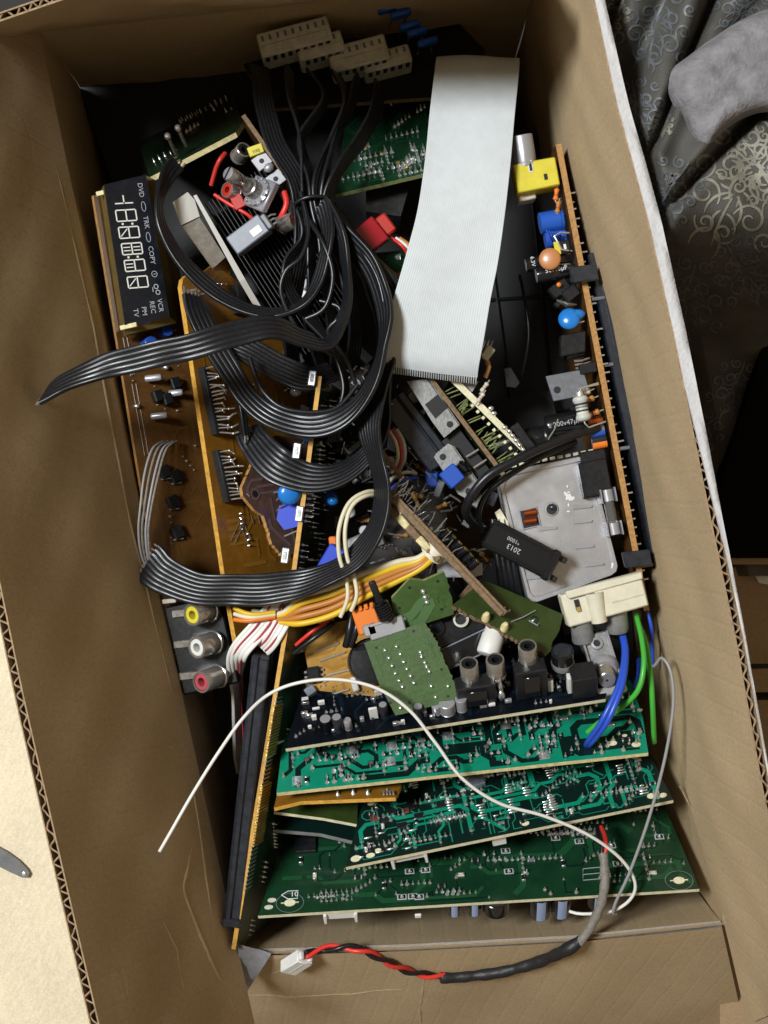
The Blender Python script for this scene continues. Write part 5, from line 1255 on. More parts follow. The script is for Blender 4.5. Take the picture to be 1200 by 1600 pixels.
b1 = bracket('silver bracket with a square black opening under the white ribbon', [(636, 596), (668, 592), (718, 664), (694, 684), (676, 660)], 14, ((703, 663),))
MB().prism([P(*q, 14.6) for q in ((664, 632), (684, 616), (700, 636), (680, 654))], EZ * .6).build('opening', 'black_matte', b1, smooth=0)
b2 = bracket('silver bracket with two holes holding a blue block', [(700, 693), (708, 697), (750, 758), (734, 776), (730, 780), (716, 772), (678, 714), (682, 708)], 12, ((692, 714), (732, 768)))
o = MB().box(P(706, 744, 26), Vector((.72, .62, 0)).normalized(), Vector((-.62, .72, 0)).normalized(), EZ, 28, 30, 32, 2).build('blue_block', 'blue_mid', b2); MB().lathe(P(720, 735, 13), Vector((.5, .5, .4)), [(12, 0), (12, 10), (9, 12), (.01, 12)], 18).build('screw', 'black_gl', b2)
MB().box(P(675, 747, -40), EX, EY, EZ, 20, 30, 14, 3).build('rear_block', 'blue_mid', b2)
lump('black_transistor_block', 'matte black block between the two silver brackets', 'block', ((690, 690), (716, 668), (768, 738), (752, 756)), -4, -80, 'black_matte')
mb = MB()
for (x0, y0, x1, y1) in ((728, 714, 748, 702), (740, 731, 760, 718)): mb.cyl(P(x0, y0, 6), P(x1, y1, 6), 1.5, seg=6)
tag(mb.build('bare_lead_pair', 'solder'), 'two bare silver leads above the black block', 'lead')
# glossy dark bar left of brackets
db = thing('glossy_bar', 'glossy dark bar running diagonally left of the silver brackets', 'bar', P(650, 680, -60))
a_, b_ = P(612, 622, -20), P(690, 726, -20); d_ = (b_ - a_).normalized(); MB().box((a_ + b_) / 2 - EZ * 20, d_, EZ.cross(d_), EZ, (b_ - a_).length, 46, 40, 3).build('body', 'slab_black', db); MB().cyl(a_ + EZ * 2 + EZ.cross(d_) * 8, b_ + EZ * 2 + EZ.cross(d_) * 8, 3, seg=8).build('rib', 'slab_black', db)
# black capacitor lying on the tuner
bc = thing('large_capacitor', 'glossy black box capacitor with two pins resting on the tuner can', 'capacitor', P(815, 862, 0))
a_, b_ = P(762, 832, 44), P(858, 882, 54); d_ = (b_ - a_).normalized(); s_ = EZ.cross(d_).normalized(); u_ = d_.cross(s_)
MB().box((a_ + b_) / 2, d_, s_, u_, (b_ - a_).length, 46, 38, 3).build('body', 'black_gl', bc); MB().box(b_ + d_ * 2, d_, s_, u_, 16, 50, 40, 4).build('end_block', 'black_gl', bc)
for k in (-1, 1): MB().box(b_ + d_ * 14 + s_ * k * 16 + u_ * 4, d_, s_, u_, 14, 9, 6, 1.5).build('pin', 'black_pl', bc)
for k in (-1, 1): MB().cyl(a_ + s_ * k * 17 + u_ * 19, b_ + s_ * k * 17 + u_ * 19, 1.6, seg=8).build('edge_bead', 'black_gl', bc)
text(bc, '2013', (a_ + b_) / 2 - d_ * 6 + u_ * 19.2 - s_ * 4, -d_, -s_, 8, 'print_grey'); text(bc, '*1000', (a_ + b_) / 2 - d_ * 12 + u_ * 19.2 + s_ * 7, -d_, -s_, 6, 'print_grey')

# ================================================================ small snapped boards on top
n1 = Board('small snapped olive green board with two wide pads', ((612, 930, 84), (700, 900, 84), (625, 985, 66)), [(612, 935), (640, 905), (662, 908), (693, 894), (699, 906), (709, 960), (625, 987), (616, 960)], 8, 'olive', 'green_edge', jag=(3, 4, 6), group='small snapped green boards')
for q in ([(664, 927), (672, 930), (668, 940), (647, 966), (640, 972), (626, 976), (626, 962), (640, 955), (650, 940)], [(664, 941), (676, 934), (680, 946), (664, 974), (652, 978), (634, 980), (640, 972), (652, 966)]): n1.poly_patch('olive_pad', q, .7, 'copper_pad')
for (x, y) in ((661, 924), (664, 933), (667, 941), (631, 967)): MB().lathe(n1.at(x, y), n1.pl.n, [(4.2, 0), (3.6, 2), (2, 3.6), (.01, 4.2)], 12).build('solder_joint', 'solder', n1.t)
text(n1.t, 'REMO-O', n1.at(690, 935, .9), Vector((.1, -.99, 0)), Vector((.99, .1, 0)), 5, 'olive_trace')
text(n1.t, 'K320-V', n1.at(681, 930, .9), Vector((.1, -.99, 0)), Vector((.99, .1, 0)), 5, 'olive_trace')
n2 = Board('square snapped olive green board with rows of solder joints', ((570, 1004, 80), (664, 972, 86), (612, 1110, 84)), [(569, 1005), (620, 986), (664, 972), (690, 1020), (721, 1092), (640, 1113), (618, 1118), (592, 1068)], 9, 'olive', 'green_edge', jag=(2, 3, 4, 5), group='small snapped green boards')
n2.traces('olive_trace', 9, 5, 26, 111, (4, 12))
for (x, y) in ((602, 1016), (608, 1028), (613, 1040), (618, 1052), (624, 1063), (629, 1073), (620, 1010), (626, 1022), (631, 1034), (636, 1045), (642, 1056), (647, 1067), (657, 1019), (659, 1026), (664, 1035), (667, 1042), (671, 1049), (674, 1072), (681, 1089), (626, 1106), (622, 1093), (700, 1072)):
    MB().lathe(n2.at(x, y), n2.pl.n, [(3.9, 0), (3.3, 2), (1.8, 4.4), (1.2, 6), (.01, 6.4)], 10).build('solder_joint', 'solder', n2.t)
for (x, y) in ((588, 1012), (646, 986), (700, 1088), (610, 1098), (690, 1046), (640, 1098)): n2.disc(x, y, 2.2, 'black_matte', .4, 'drilled_hole')
for (x, y) in ((640, 918), (690, 952), (624, 950), (684, 908)): n1.disc(x, y, 2.2, 'black_matte', .4, 'drilled_hole')
text(n2.t, 'CN3 VR', n2.at(676, 1016, .9), Vector((.4, -.9, 0)), Vector((.9, .4, 0)), 5, 'olive_trace')
n3 = Board('dark snapped olive board with cream jagged edge right of the others', ((708, 947, 88), (856, 1022, 88), (770, 915, 50)), [(706, 946), (742, 918), (760, 908), (880, 960), (874, 985), (858, 1020), (853, 1023), (780, 984)], 9, 'olive_dark', 'brown_edge', jag=(6, 7, 4), group='small snapped green boards')
for (x, y) in ((779, 948), (787, 951), (795, 955)): MB().lathe(n3.at(x, y), n3.pl.n, [(3, 0), (2, 3), (.8, 5)], 10).build('solder_joint', 'solder', n3.t)
MB().lathe(n3.at(836, 968), n3.pl.n, [(7, 0), (5, 2), (1.5, 4), (.01, 5)], 14).build('solder_joint', 'dark_green', n3.t)
mb = MB(); mb.tube([n3.at(798, 972, 1), n3.at(815, 967, 5), n3.at(836, 955, 3)], 1, 5); mb.tube([n3.at(826, 970, 1), n3.at(838, 980, 6), n3.at(842, 974, 1)], 1, 5); mb.build('hairline_wire', 'grey_wire', n3.t)
sb = Board('long brown board strip on edge crossing over the olive boards', *upright((604, 770, 94), (786, 962, 110), 50), 9, 'brown_board', 'brown_edge')
a_, b_ = P(604, 770, 96), P(786, 962, 112); d_ = (b_ - a_).normalized(); s_ = EZ.cross(d_).normalized(); MB().box((a_ + b_) / 2 - EZ * 26, d_, s_, d_.cross(s_), (b_ - a_).length, 9, 52, 1).build('strip', 'brown_edge', sb.t)
mb = MB(); r = random.Random(6)
for k in range(34):
    t = r.uniform(0, .55); p = a_.lerp(b_, t) + s_ * r.uniform(-9, 14) - EZ * r.uniform(0, 20); q = p + Vector((r.uniform(4, 20), r.uniform(4, 26), r.uniform(4, 16))); mb.tube([p, p.lerp(q, .6), q + EX * r.uniform(-4, 6)], r.uniform(.6, 1.2), 5)
stuff(mb.build('frayed_strands', 'nickel', sb.t))
for k in range(5): t = .1 + k * .09; MB().box(a_.lerp(b_, t) + s_ * -12 - EZ * 14, d_, s_, EZ, 24, 12, 12, 2).build('splinter', 'cream' if k % 2 else 'brown_edge', sb.t)
for k in range(6): t = .42 + k * .05; ecap(sb.t, a_.lerp(b_, t) + s_ * 12 - EZ * 30, s_ + EZ * .3, 6, 18, 'black_gl', None, 0, 'gold')
# white trimmer knob
kn = thing('trimmer_control', 'white plastic knob under the jagged edge of the dark olive board', 'knob', P(765, 1002, 60))
kz = Vector((-.32, -.9, .22)).normalized(); k0 = P(776, 978, 66)
MB().lathe(k0, kz, [(10, -6), (15.5, 0), (16, 14), (17.4, 16), (17.4, 42), (16, 46), (11, 48), (.01, 48)], 26).build('body', 'white_pl', kn)
for (x, y) in ((760, 962), (789, 978)): MB().lathe(P(x, y, 92), Vector((.1, .6, .8)), [(6.5, -10), (6, 0), (3.5, 6), (.01, 7)], 12).build('ivory_tip', 'cream', kn)
# pieces behind the olive boards
wt = thing('metal_plate', 'dull white metal plate behind the snapped olive boards', 'plate', P(720, 890, 10))
MB().prism([P(*q, 40) for q in ((682, 882), (704, 876), (754, 880), (754, 898), (740, 902), (684, 902))], Vector((0, 0, -6))).build('plate', 'tin', wt, smooth=0)
cd = Board('torn brown cardboard-like board scrap behind the olive boards', ((700, 940, 40), (740, 900, 40), (760, 950, 20)), [(716, 934), (736, 912), (752, 905), (748, 925), (732, 936)], 4, 'brown_edge', 'brown_edge')
bj = thing('black_jack_bar', 'black bar with round jack holes under the dark olive board', 'jack', P(720, 995, 20))
a_, b_ = P(680, 1000, 40), P(792, 955, 30); d_ = (b_ - a_).normalized(); s_ = EZ.cross(d_).normalized()
MB().box((a_ + b_) / 2 - EZ * 20, d_, s_, EZ, (b_ - a_).length, 40, 50, 3).build('body', 'black_pl', bj)
for (x, y, m_) in ((682, 981, 'blue_sleeve'), (720, 968, 'bone')): MB().lathe(P(x, y, 44), Vector((0, .1, 1)), [(12, 0), (12, 5), (9, 5.5), (8.5, 1)], 20).build('socket_rim', 'black_gl' if m_ != 'bone' else m_, bj); MB().lathe(P(x, y, 46), EZ, [(8, 0), (.01, .1)], 16).build('socket', 'navy_trace' if m_ != 'bone' else 'black_matte', bj)
a_, b_ = P(690, 1032, 44), P(790, 985, 44); d_ = (b_ - a_).normalized(); s_ = EZ.cross(d_).normalized(); MB().box((a_ + b_) / 2, d_, s_, EZ, (b_ - a_).length, 36, 14, 4).build('flat_bar', 'black_gl', bj)
for k in (-1, 1): MB().cyl(a_ + s_ * k * 16 + EZ * 7, b_ + s_ * k * 16 + EZ * 7, 1.3, seg=6).build('bright_edge', 'slate_pl', bj)
# tan board with black pot, orange block and switch
T = Board('tan board with jumper wires at lower centre left', ((468, 1120, 34), (592, 1078, 34), (500, 980, -40)), [(466, 1118), (470, 1121), (592, 1088), (596, 1060), (580, 960), (470, 985), (484, 1060)], 9, 'tan_board', 'orange_edge')
for (x0, y0, x1, y1) in ((523, 1085, 546, 1078), (500, 1098, 516, 1093), (512, 1056, 552, 1046), (505, 1068, 520, 1060), (490, 1020, 530, 1006), (500, 1034, 540, 1020)): MB().cyl(T.at(x0, y0, 2), T.at(x1, y1, 2), 1.6, seg=6).build('jumper', 'solder', T.t)
MB().box(T.at(556, 1073, 8), T.pl.u, T.pl.v, T.pl.n, 10, 24, 10, 2).build('white_plug', 'white_pl', T.t); ic(T, 492, 1058, 26, 20, 10, 3, 1.4); T.box(487, 1083, 16, 14, 12, 'slate_pl', .3, 'transistor')
T.traces('orange_trace', 10, 4, 24, 121, (3, 8)); T.solder(T.rand_rows(8, 122, (1, 3), 9), 2.2, 3)
bp = thing('rotary_control', 'black rounded potentiometer body beside the square olive board', 'potentiometer', P(575, 1030, 0))
MB().lathe(P(578, 1034, 6), Vector((.1, .15, 1)), [(34, 0), (36, 6), (36, 34), (33, 40), (12, 42), (.01, 42)], 30).build('body', 'black_pl', bp); MB().box(P(574, 1010, 40), Vector((.95, .25, 0)), Vector((-.25, .95, 0)), EZ, 48, 10, 12, 2).build('front_bar', 'black_gl', bp)
sw = thing('push_switch', 'silver push switch with black spring plunger above the square olive board', 'switch', P(600, 975, 30))
sx = Vector((.95, .30, 0)).normalized(); sy = Vector((-.30, .95, 0)).normalized()
MB().box(P(604, 980, 70), sx, sy, EZ, 56, 24, 30, 2).build('body', 'tin', sw); MB().box(P(578, 984, 80), sx, sy, EZ, 20, 18, 10, 2).build('end_plate', 'tin', sw); MB().box(P(598, 972, 86), sx, sy, EZ, 40, 4, 3, .8).build('bright_rib', 'chrome', sw)
p0, p1 = P(605, 968, 88), P(586, 922, 104); d_ = (p1 - p0).normalized()
MB().cyl(p0, p1, 6, 5, 14).build('plunger', 'black_pl', sw); MB().box(p1 + d_ * 2, d_, EZ.cross(d_).normalized(), d_.cross(EZ.cross(d_).normalized()), 26, 11, 8, 2).build('plunger_tip', 'black_matte', sw)
x_, y_, _ = frame(d_); sp = [p0 + d_ * (i * .42) + (x_ * math.cos(i * .62) + y_ * math.sin(i * .62)) * 11 for i in range(72)]; MB().tube(sp, 1.9, 6).build('spring', 'black_gl', sw)
ob = thing('orange_block', 'orange plastic block left of the spring switch', 'block', P(572, 968, 40))
MB().box(P(573, 968, 60), sx, sy, EZ, 36, 38, 26, 2).build('body', 'orange_pl', ob)
for k in range(3): MB().box(P(563 + k * 9, 950 - k * 2.5, 66), sx, sy, EZ, 6, 8, 22, 1).build('tooth', 'orange_pl', ob)
ul = thing('blue_relay', 'royal blue box behind the two white wire loops', 'relay', P(515, 888, -20))
MB().box(P(517, 882, 20), Vector((.86, -.5, 0)).normalized(), Vector((.5, .86, 0)).normalized(), EZ, 34, 58, 40, 2).build('body', 'blue_royal', ul)
tag(MB().ell(P(549, 902, 20), EX, EY, EZ, 13, 12, 10, nu=16, nv=9).build('bead_capacitor', 'blue_mid'), 'small round blue capacitor under the yellow wires', 'capacitor')
tag(MB().box(P(566, 850, -30), Vector((.9, .4, 0)).normalized(), Vector((-.4, .9, 0)).normalized(), EZ, 70, 32, 20, 3).build('grey_shield', 'tin_matte'), 'dull grey metal box deep behind the white wire loops', 'metal box')
tag(MB().box(P(520, 845, 0), Vector((.9, .1, 0)).normalized(), Vector((-.1, .9, 0)).normalized(), EZ, 12, 14, 12, 2).build('orange_component', 'orange_pl'), 'tiny orange part above the royal blue box', 'component')

# ================================================================ wires
WG = 'loose wires in the box'
wire('wire', 'long thin white wire arching over the boards to the lower right', [(249, 1331, 172), (268, 1298, 164), (300, 1242, 154), (340, 1178, 144), (380, 1122, 134), (420, 1085, 118), (470, 1066, 124), (530, 1062, 126), (590, 1076, 128), (640, 1110, 126), (680, 1160, 120), (722, 1216, 112), (780, 1255, 100), (850, 1275, 86), (920, 1305, 70), (970, 1342, 50), (992, 1378, 36), (985, 1405, 22), (955, 1424, 10), (910, 1428, 4), (890, 1424, -6)], 2.6, 'white_wire')
wire('wire', 'pale grey wire standing up along the right flap', [(1005, 985, 20), (1018, 1040, 60), (1034, 1028, 90), (1048, 1050, 100), (1052, 1100, 100), (1040, 1180, 92), (1015, 1275, 76), (985, 1360, 52), (962, 1410, 30), (958, 1427, 20), (962, 1428, 14)], 2.4, 'grey_wire')
for k, (o_, w_) in enumerate((((0, 0), 0), ((-9, -4), 1))):
    wire('wire', ('thick blue wire from the ivory jack block to the teal board', 'second blue wire tucked behind the thick blue wire')[k], [(972 + o_[0] * .3, 985, 30), (978 + o_[0] * .3, 1020, 60), (972 + o_[0] * .6, 1070, 96), (950 + o_[0], 1125, 104), (926 + o_[0] * .7, 1158 + o_[1] * .3, 70), (918 + o_[0] * .3, 1166, 42)], 4.8 if k == 0 else 4.2, 'blue_wire')
wire('wire', 'short blue wire end behind the green wires', [(1000, 1030, 0), (998, 1060, 20), (990, 1075, 30)], 5, 'blue_wire')
wire('wire', 'green wire bending under the blue wires to the teal board', [(994, 960, 30), (1003, 1000, 60), (1006, 1040, 84), (996, 1080, 84), (965, 1110, 62), (935, 1130, 40), (918, 1144, 26)], 4.2, 'green_wire')
wire('wire', 'bright green wire hanging straight down beside the right wall', [(996, 970, 20), (1010, 1010, 50), (1017, 1060, 60), (1020, 1110, 50), (1022, 1160, 10)], 4.2, 'green_wire')
wire('wire', 'thin blue wire at the foot of the tan board', [(1012, 955, 10), (1018, 985, 10), (1020, 1040, -20)], 3, 'blue_wire')
for k, dx in enumerate((0, 12)):
    wire('wire', ('outer', 'inner')[k] + ' of two cream wires looped left of the black cable end', [(600 - dx * .2, 772 + dx * .3, 60), (575, 768 + dx * .5, 84), (546 + dx * .4, 785 + dx * .4, 96), (530 + dx * .8, 825, 100), (530 + dx, 868, 96), (541 + dx * 1.1, 905, 92), (543 + dx * 1.2, 935 - dx * .3, 92), (532 + dx * 1.4, 964 - dx * .8, 84)], 3.3, 'cream_wire')
ws = ((-1, 'cream_wire', 'cream'), (0, 'yellow_wire', 'bright yellow'), (1, 'brown_wire', 'orange brown'), (2, 'brown_wire', 'darker orange'), (3, 'yellow_wire', 'lowest yellow'))
for k, m_, nm in ws:
    f = k * 9.5
    wire('wire', nm + ' wire in the coloured bundle crossing the middle', [(392 - k * 3, 962 + (k - 1) * 3, 20), (440, 962 + f * .35, 44), (470, 943 + f * 1.1, 60), (520, 928 + f * 1.15, 66), (570, 905 + f * 1.0, 68), (620, 886 + f * .8, 64), (655, 876 + f * .5, 66), (678, 856 + f * .55, 76)], 4.9, m_)
tag(MB().cyl(P(674, 868, 76), P(690, 850, 84), 19, 17, 20).build('cable_tie', 'ivory'), 'ivory sleeve binding the coloured wire bundle', 'sleeve')
for k in range(3): wire('wire', ('upper', 'middle', 'lower')[k] + ' cut yellow wire end left of the upright board', [(366, 950 + k * 9, 40), (384, 958 + k * 6, 48), (402, 960 + k * 4, 50), (430, 956 + k * 4, 46)], 3.6, ('yellow_wire', 'cream_wire', 'orange_pl')[k])
for k in range(2): wire('wire', ('left', 'right')[k] + ' black wire stub hanging over the tan board', [(562 - k * 12, 955, 60), (556 - k * 10, 985, 66), (548 - k * 8, 1010, 56)], 5.4, 'cable_black')
wire('wire', 'red thin wire between the upright board and tan board', [(462, 1008, 20), (490, 985, 30), (520, 965, 20)], 3, 'red_wire'); wire('wire', 'black thin wire beside the red thin wire', [(460, 1020, 20), (492, 996, 30), (522, 974, 20)], 4, 'cable_black')
# red-white dotted ribbon strips
for k, (pts) in enumerate(([(450, 905, 20, 10), (432, 945, 34, 5), (405, 985, 40, 0), (375, 1020, 30, 0), (368, 1048, -20, 50), (372, 1120, -120, 70), (376, 1200, -170, 75)], [(455, 930, 20, 10), (445, 965, 40, 0), (425, 1000, 44, 0), (412, 1014, 30, 0)])):
    t = cable(('wide', 'narrow')[k] + ' white ribbon with red stripes left of the upright board', pts, (5, 4)[k], 3.6, 'white_wire', 'red striped ribbons', 6)
    for j in ((-1.0, 1.0) if k == 0 else (-.5, 1.0)):
        cc = catmull([tuple(q) for q in pts], 6); mb = MB(); prev = None
        W_ = [P(*q[:3]) for q in cc]
        pts3 = []
        for i, p in enumerate(W_):
            tt = (W_[min(i + 1, len(W_) - 1)] - W_[max(i - 1, 0)]).normalized(); sd_ = tt.cross(EZ).normalized(); pts3.append(p + sd_ * j * 7.2 + EZ * 3.4)
        mb.tube(pts3, 1.6, 5); mb.build('red_core', 'pink_dot', t)
# brown-grey thin wires at the left
for k, (dx, m_) in enumerate(((0, 'sleeve_grey'), (8, 'grey_wire'), (14, 'sleeve_grey'), (-8, 'grey_wire'))):
    wire('wire', ('grey-brown', 'silver grey', 'dull brown', 'dark grey')[k] + ' thin wire bowed in front of the brown board', [(262 + dx, 690, -30), (246 + dx, 702, 0), (234 + dx, 740, 24), (226 + dx * .8, 790, 34), (222 + dx * .7, 830, 34), (226 + dx * .6, 868, 30), (238 + dx * .4, 900, 16)], 2.0, m_)
# black loop wires near the tuner
wire('wire', 'glossy black wire arching from the tan board over to the tuner', [(934, 668, 40), (900, 678, 60), (850, 698, 76), (800, 722, 84), (762, 744, 84), (738, 772, 76), (728, 796, 60), (734, 812, 40), (750, 826, 10)], 7, 'cable_black')
wire('wire', 'thinner black wire looping inside the glossy black arch', [(900, 690, 30), (850, 712, 50), (800, 740, 56), (762, 770, 50), (748, 800, 36), (752, 830, 10)], 4.5, 'cable_black')
for k in range(4): wire('wire', ('first', 'second', 'third', 'fourth')[k] + ' black cable of four dropping left of the tuner can', [(770 + k * 9, 812, 0), (776 + k * 8, 860, 4), (782 + k * 8, 905, 0), (790 + k * 8, 950, -20)], 5, 'cable_black', step=10)
wire('wire', 'brown dusty thread dangling over the black capacitors', [(872, 655, 30), (866, 672, 34), (858, 684, 32), (853, 702, 30), (846, 706, 28)], 1.3, 'sleeve_grey')
for k in range(3): wire('wire', ('left', 'middle', 'right')[k] + ' dusty pink wire behind the lower cable knot', [(606 + k * 7, 672, -10), (618 + k * 6, 690, 0), (622 + k * 5, 716, 0), (612 + k * 5, 738, -20)], 3.4, ('cream_wire', 'pink_dot', 'bone')[k])
tag(MB().box(P(614, 728, 20), Vector((.62, -.78, 0)), Vector((.78, .62, 0)), EZ, 56, 7, 7, 1).build('splinter', 'brown_edge'), 'small brown splinter of board behind the lower cable knot', 'splinter')
for k in range(2): wire('wire', ('brown', 'violet')[k] + ' curved wire right of the lower cable knot', [(604 + k * 6, 768, 0), (612 + k * 8, 748 + k * 8, 14), (634 + k * 6, 738 + k * 10, 10), (650, 740 + k * 6, -10)], 3, ('bone', 'blue_royal')[k])

gp = thing('wire_plug', 'small tan plug with two pins hanging beside the end of the white ribbon', 'plug', P(760, 560, 0))
MB().box(P(762, 552, 30), Vector((.6, .8, 0)), Vector((-.8, .6, 0)), EZ, 22, 14, 12, 1.5).build('body', 'bone', gp); MB().tube([P(760, 560, 30), P(764, 574, 32), P(758, 590, 28)], 4, 8).build('tail', 'tan_edge', gp)
for k in range(3): MB().cyl(P(752 + k * 6, 548, 32), P(758 + k * 6, 532, 20), 1.4, seg=6).build('pin', 'solder', gp)
tag(MB().prism([P(*q, -20) for q in ((788, 576), (798, 574), (812, 598), (806, 606), (792, 604))], Vector((0, 0, -30))).build('grey_wedge', 'black_pl'), 'dark grey wedge sunk in the black gap below the ribbon', 'wedge')
wire('wire', 'thin dark wire arcing through the black gap right of the ribbon', [(812, 430, -80), (822, 480, -60), (826, 530, -60), (815, 590, -80)], 2.6, 'black_pl')
for k, pts_ in enumerate(([(470, 300, 66), (482, 360, 82), (470, 402, 92), (446, 424, 92), (440, 462, 88), (470, 520, 80), (520, 556, 70)], [(520, 330, 70), (560, 384, 84), (592, 440, 92), (604, 520, 92), (592, 590, 84), (560, 640, 70)], [(500, 470, 86), (530, 480, 92), (528, 498, 90), (512, 520, 84), (540, 560, 70), (556, 600, 60)], [(390, 560, 60), (410, 610, 76), (450, 640, 84), (520, 640, 84), (560, 600, 80)], [(480, 340, 74), (505, 380, 96), (520, 430, 100), (508, 480, 98), (478, 498, 92)])):
    wire('wire', ('thin glossy black strand curling by the smaller potentiometer', 'thin glossy black strand following the right side of the knot', 'short black strand kinked in the middle of the knot', 'thin black strand inside the lowest big curve', 'thin black strand crossing over the upper knot')[k], pts_, 3.6, 'cable_black')
mb = MB(); r = random.Random(21)
for k in range(150):
    x, y = r.choice(((r.uniform(480, 600), r.uniform(570, 760)), (r.uniform(600, 760), r.uniform(770, 900)), (r.uniform(560, 700), r.uniform(640, 780)))); z = r.uniform(-90, -10); a_ = r.uniform(0, 2 * PI); L_2 = r.uniform(8, 26)
    p = P(x, y, z); q = p + Vector((math.cos(a_) * L_2, math.sin(a_) * L_2, r.uniform(-14, 10))); mb.tube([p, p.lerp(q, .5) + EZ * r.uniform(0, 6), q], r.uniform(.9, 1.7), 5)
stuff(mb.build('clipped_leads', 'solder', DB.t))
for k in range(26):
    x, y = r.choice(((r.uniform(600, 770), r.uniform(775, 890)), (r.uniform(490, 590), r.uniform(680, 760)), (r.uniform(620, 700), r.uniform(740, 800)))); z = r.uniform(-90, -20); a_ = r.uniform(0, PI)
    d_ = Vector((math.cos(a_), math.sin(a_), r.uniform(-.3, .3))).normalized(); e_ = EZ.cross(d_).normalized()
    if k % 3: MB().box(P(x, y, z), d_, e_, d_.cross(e_), r.uniform(14, 40), r.uniform(8, 18), r.uniform(6, 16), 1.2).build('component', r.choice(('black_pl', 'black_gl', 'slab_black', 'brown_dark', 'tin_matte', 'grey_pl')), DB.t)
    else: resistor(DB.t, P(x, y, z), P(x, y, z) + d_ * 22, 4.2, r.choice(('bone', 'tan_board', 'blue_mid')), ((.35, 'red_pl'), (.5, 'black_pl'), (.64, 'gold')))
# ---- red and black twisted lead with plug
def FB(x, y, h): p = FLAPB.hit(x, y, h); return (x, y, p.z)
tl = thing('twisted_lead', 'red and black twisted lead with white plug lying on the front flap', 'cable', P(690, 1500, 0))
base = wpts([FB(478, 1492, 11), (500, 1484, 9), (535, 1480, 12), (570, 1486, 12), FB(605, 1503, 12), FB(640, 1518, 12), FB(670, 1524, 12), FB(700, 1526, 12)], 3)
for ph, m_ in ((0, 'red_wire'), (PI, 'cable_black')):
    pp = []
    for i, p in enumerate(base):
        t = (base[min(i + 1, len(base) - 1)] - base[max(i - 1, 0)]).normalized(); sd_ = t.cross(EZ).normalized(); a_ = ph + i * .27; pp.append(p + sd_ * math.cos(a_) * 3.7 + EZ * math.sin(a_) * 3.7)
    MB().tube(pp, 3.6, 8).build('core', m_, tl, smooth=80)
ax = (FLAPB.hit(483, 1490) - FLAPB.hit(440, 1517)).normalized(); fz_ = FLAPB.n; ay = fz_.cross(ax).normalized(); c = FLAPB.hit(463, 1504, 12)
pg = MB().box(c, ax, ay, fz_, 50, 28, 20, 1.5).build('plug', 'white_pl', tl)
for k in (-1, 1): MB().box(c + ax * 26 + ay * k * 8, ax, ay, fz_, 8, 6, 12, 1).build('latch', 'white_pl', pg)
MB().box(c - ax * 24.5 - ay * 8 + fz_ * 4, ax, ay, fz_, 4, 8, 8).build('slot', 'black_matte', pg); MB().box(c + fz_ * 10.2, ax, ay, fz_, 40, 1.2, .8).build('seam', 'bone', pg)
MB().tube(wpts([FB(688, 1527, 12), FB(720, 1526, 12), FB(780, 1519, 12), FB(840, 1503, 12), (885, 1484, 8), (908, 1469, 14)], 5), lambda t: 9.2 + .7 * math.sin(t * 50) + .6 * math.sin(t * 23), 14).build('heat_shrink', 'heat_shrink', tl, smooth=80)
MB().tube(wpts([(904, 1474, 14), (922, 1450, 22), (938, 1415, 34), (945, 1380, 36), (944, 1345, 30), (942, 1334, 26)], 5), lambda t: 7.2 + .6 * math.sin(t * 40), 12).build('grey_sleeve', 'sleeve_grey', tl, smooth=80)
for dx, m_ in ((-3, 'cable_black'), (3, 'red_wire')): MB().tube(wpts([(942 + dx, 1340, 26), (944 + dx, 1322, 20), (940 + dx * 1.5, 1305, 8), (936 + dx, 1292, -10)], 4), 3.4, 8).build('core', m_, tl, smooth=80)

# ================================================================ black ribbon cables
cable('black cable bowing around the display from the yellow-edged board', [(277, 256, 10, 20), (262, 278, 30, 50), (250, 312, 50, 68), (252, 352, 58, 62), (275, 395, 60, 52), (318, 440, 62, 48), (370, 478, 66, 45), (425, 490, 76, 45), (470, 474, 86, 55), (500, 430, 90, 60), (514, 370, 88, 60), (505, 320, 76, 40)], 4, 3.9, tips=(12, 0))
cable('black cable reaching far left with its frayed tip over the left wall', [(66, 624, 196, 70), (96, 600, 203, 45), (150, 578, 212, 14), (220, 560, 222, -2), (300, 540, 228, -6), (370, 520, 222, -4), (425, 513, 206, 18), (475, 530, 176, 55), (512, 534, 146, 66), (538, 495, 118, 68), (541, 430, 92, 62), (524, 360, 84, 55), (505, 322, 74, 40)], 5, 4.2, tips=(8, 0))
cable('thick black cable sweeping in the lowest big curve of the knot', [(300, 462, 30, 55), (318, 505, 44, 40), (350, 565, 60, 25), (385, 620, 74, 22), (435, 656, 84, 25), (495, 664, 92, 32), (548, 640, 98, 45), (585, 590, 100, 58), (602, 530, 98, 65), (598, 470, 92, 62), (574, 410, 84, 55), (534, 360, 74, 45), (500, 320, 68, 30)], 5, 4.3, tips=(14, 0))
cable('ribbed black cable fanning along the lower side of the knot', [(388, 668, 10, 10), (396, 690, 24, 8, 1.15), (430, 724, 40, 6, 1.35), (480, 744, 46, 12, 1.2), (530, 742, 44, 36), (570, 715, 40, 55), (592, 670, 34, 60), (600, 620, 24, 55), (602, 560, 10, 40)], 7, 3.5)
cable('black cable with fanned frayed end at the lower left', [(232, 878, 44, -16, 1.35), (256, 900, 54, -10, 1.18), (310, 918, 62, 0), (370, 921, 68, 4), (430, 920, 74, 14), (490, 908, 84, 34), (545, 880, 94, 55), (582, 832, 100, 66), (597, 770, 100, 66), (588, 715, 92, 50), (578, 660, 80, 45), (588, 600, 60, 55), (604, 545, 40, 58)], 8, 3.5, tips=(9, 0))
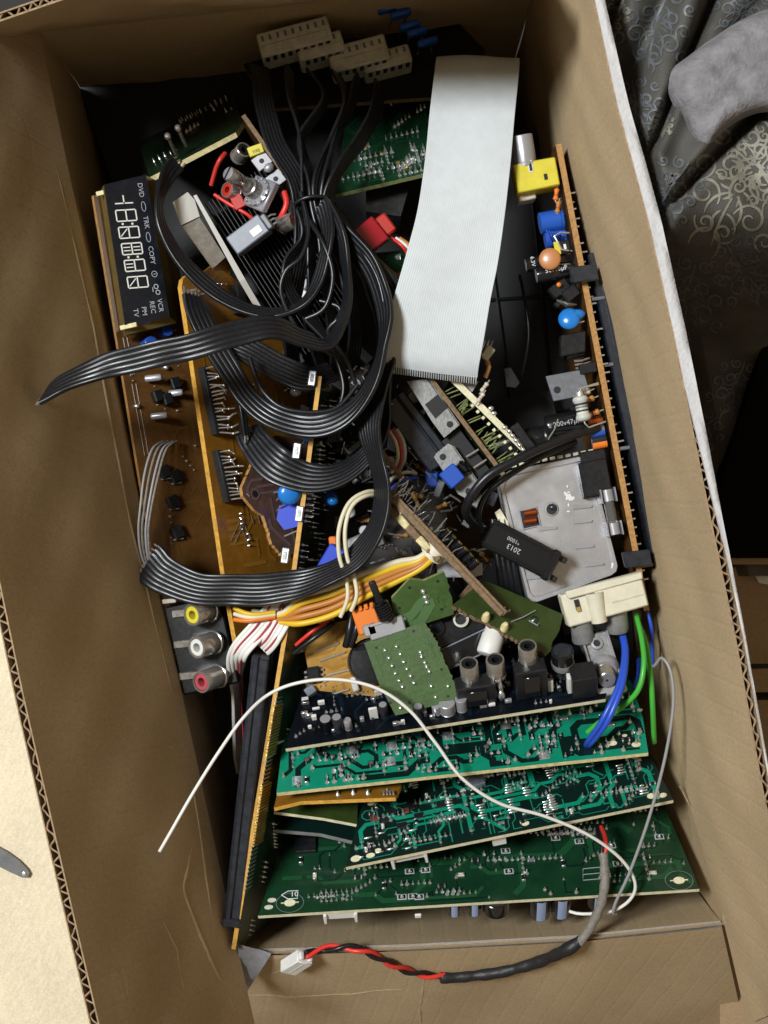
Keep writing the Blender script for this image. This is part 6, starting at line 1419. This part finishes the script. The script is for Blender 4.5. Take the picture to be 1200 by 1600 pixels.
for k, (x0, y0, x1, roll, n_, z0) in enumerate(((404, 104, 470, 30, 6, -50), (452, 108, 481, 66, 4, -48), (484, 112, 489, 68, 4, -52), (526, 116, 499, 60, 5, -60), (560, 122, 507, 68, 4, -62), (592, 132, 513, 58, 5, -70))):
    nm = ('leftmost', 'second', 'third', 'fourth', 'fifth', 'rightmost')[k]
    cable(nm + ' of the black cables dropping from the white connectors to the tie', [(x0, y0, z0, roll), (x0 + (6, 4, 22, 14, -14, -4)[k], y0 + 45, z0 + 40, roll), ((x0 + x1) / 2 + (-8, 2, -14, 10, -10, 14)[k], 215, z0 + 80, roll + 6), (x1 + (-10, -6, -3, 3, 5, 9)[k], 275, 52, roll), (x1, 322, 56, roll), (x1 + (2, 4, 8, 12, 20, 26)[k], 372, 58, roll + 6), (x1 + (-6, 4, 20, 40, 62, 80)[k], 440, 52, 58), (x1 + (-20, 0, 30, 56, 84, 96)[k], 500, 30, 58), (x1 + (-14, 20, 34, 50, 90, 100)[k], 570, -20, 50)], n_, 3.2, group='black cables from the white connectors')
cable('black cable dropping through the inner loop of the knot', [(470, 330, 60, 55), (474, 372, 66, 64), (452, 410, 72, 66), (452, 450, 72, 60), (480, 495, 64, 50), (520, 545, 56, 56), (540, 600, 54, 64), (532, 650, 50, 56), (520, 690, 30, 45)], 4, 3.3)
cable('black wires sliding right under the white ribbon cable', [(512, 330, 54, 20), (540, 368, 56, 15), (580, 415, 58, 15), (606, 455, 50, 25), (622, 500, 20, 35), (618, 560, -10, 45), (600, 640, -20, 45), (588, 720, -30, 45)], 6, 3.4)
cable('ribbed black cable passing under the far-reaching cable', [(330, 530, 30, 10), (385, 545, 30, 14), (440, 575, 26, 12), (480, 590, 20, 16), (520, 580, 0, 34)], 7, 3.4)
cable('short black cable stub with stripped ends on the amber board', [(336, 566, 20, 50), (362, 590, 34, 40), (378, 630, 40, 50), (384, 680, 34, 60)], 2, 3.4, tips=(0, 10))
t0 = thing('cable_tie', 'thin black tie wrapped around the cable bundle', 'cable tie', P(490, 325, 40), None)
c = P(491, 326, 54); pp = [c + Vector((.95, .12, 0)) * math.cos(a) * 34 + Vector((-.1, .5, .86)) * math.sin(a) * 26 for a in [2 * PI * i / 40 for i in range(41)]]; MB().tube(pp, 3.0, 8).build('loop', 'cable_black', t0, smooth=80)
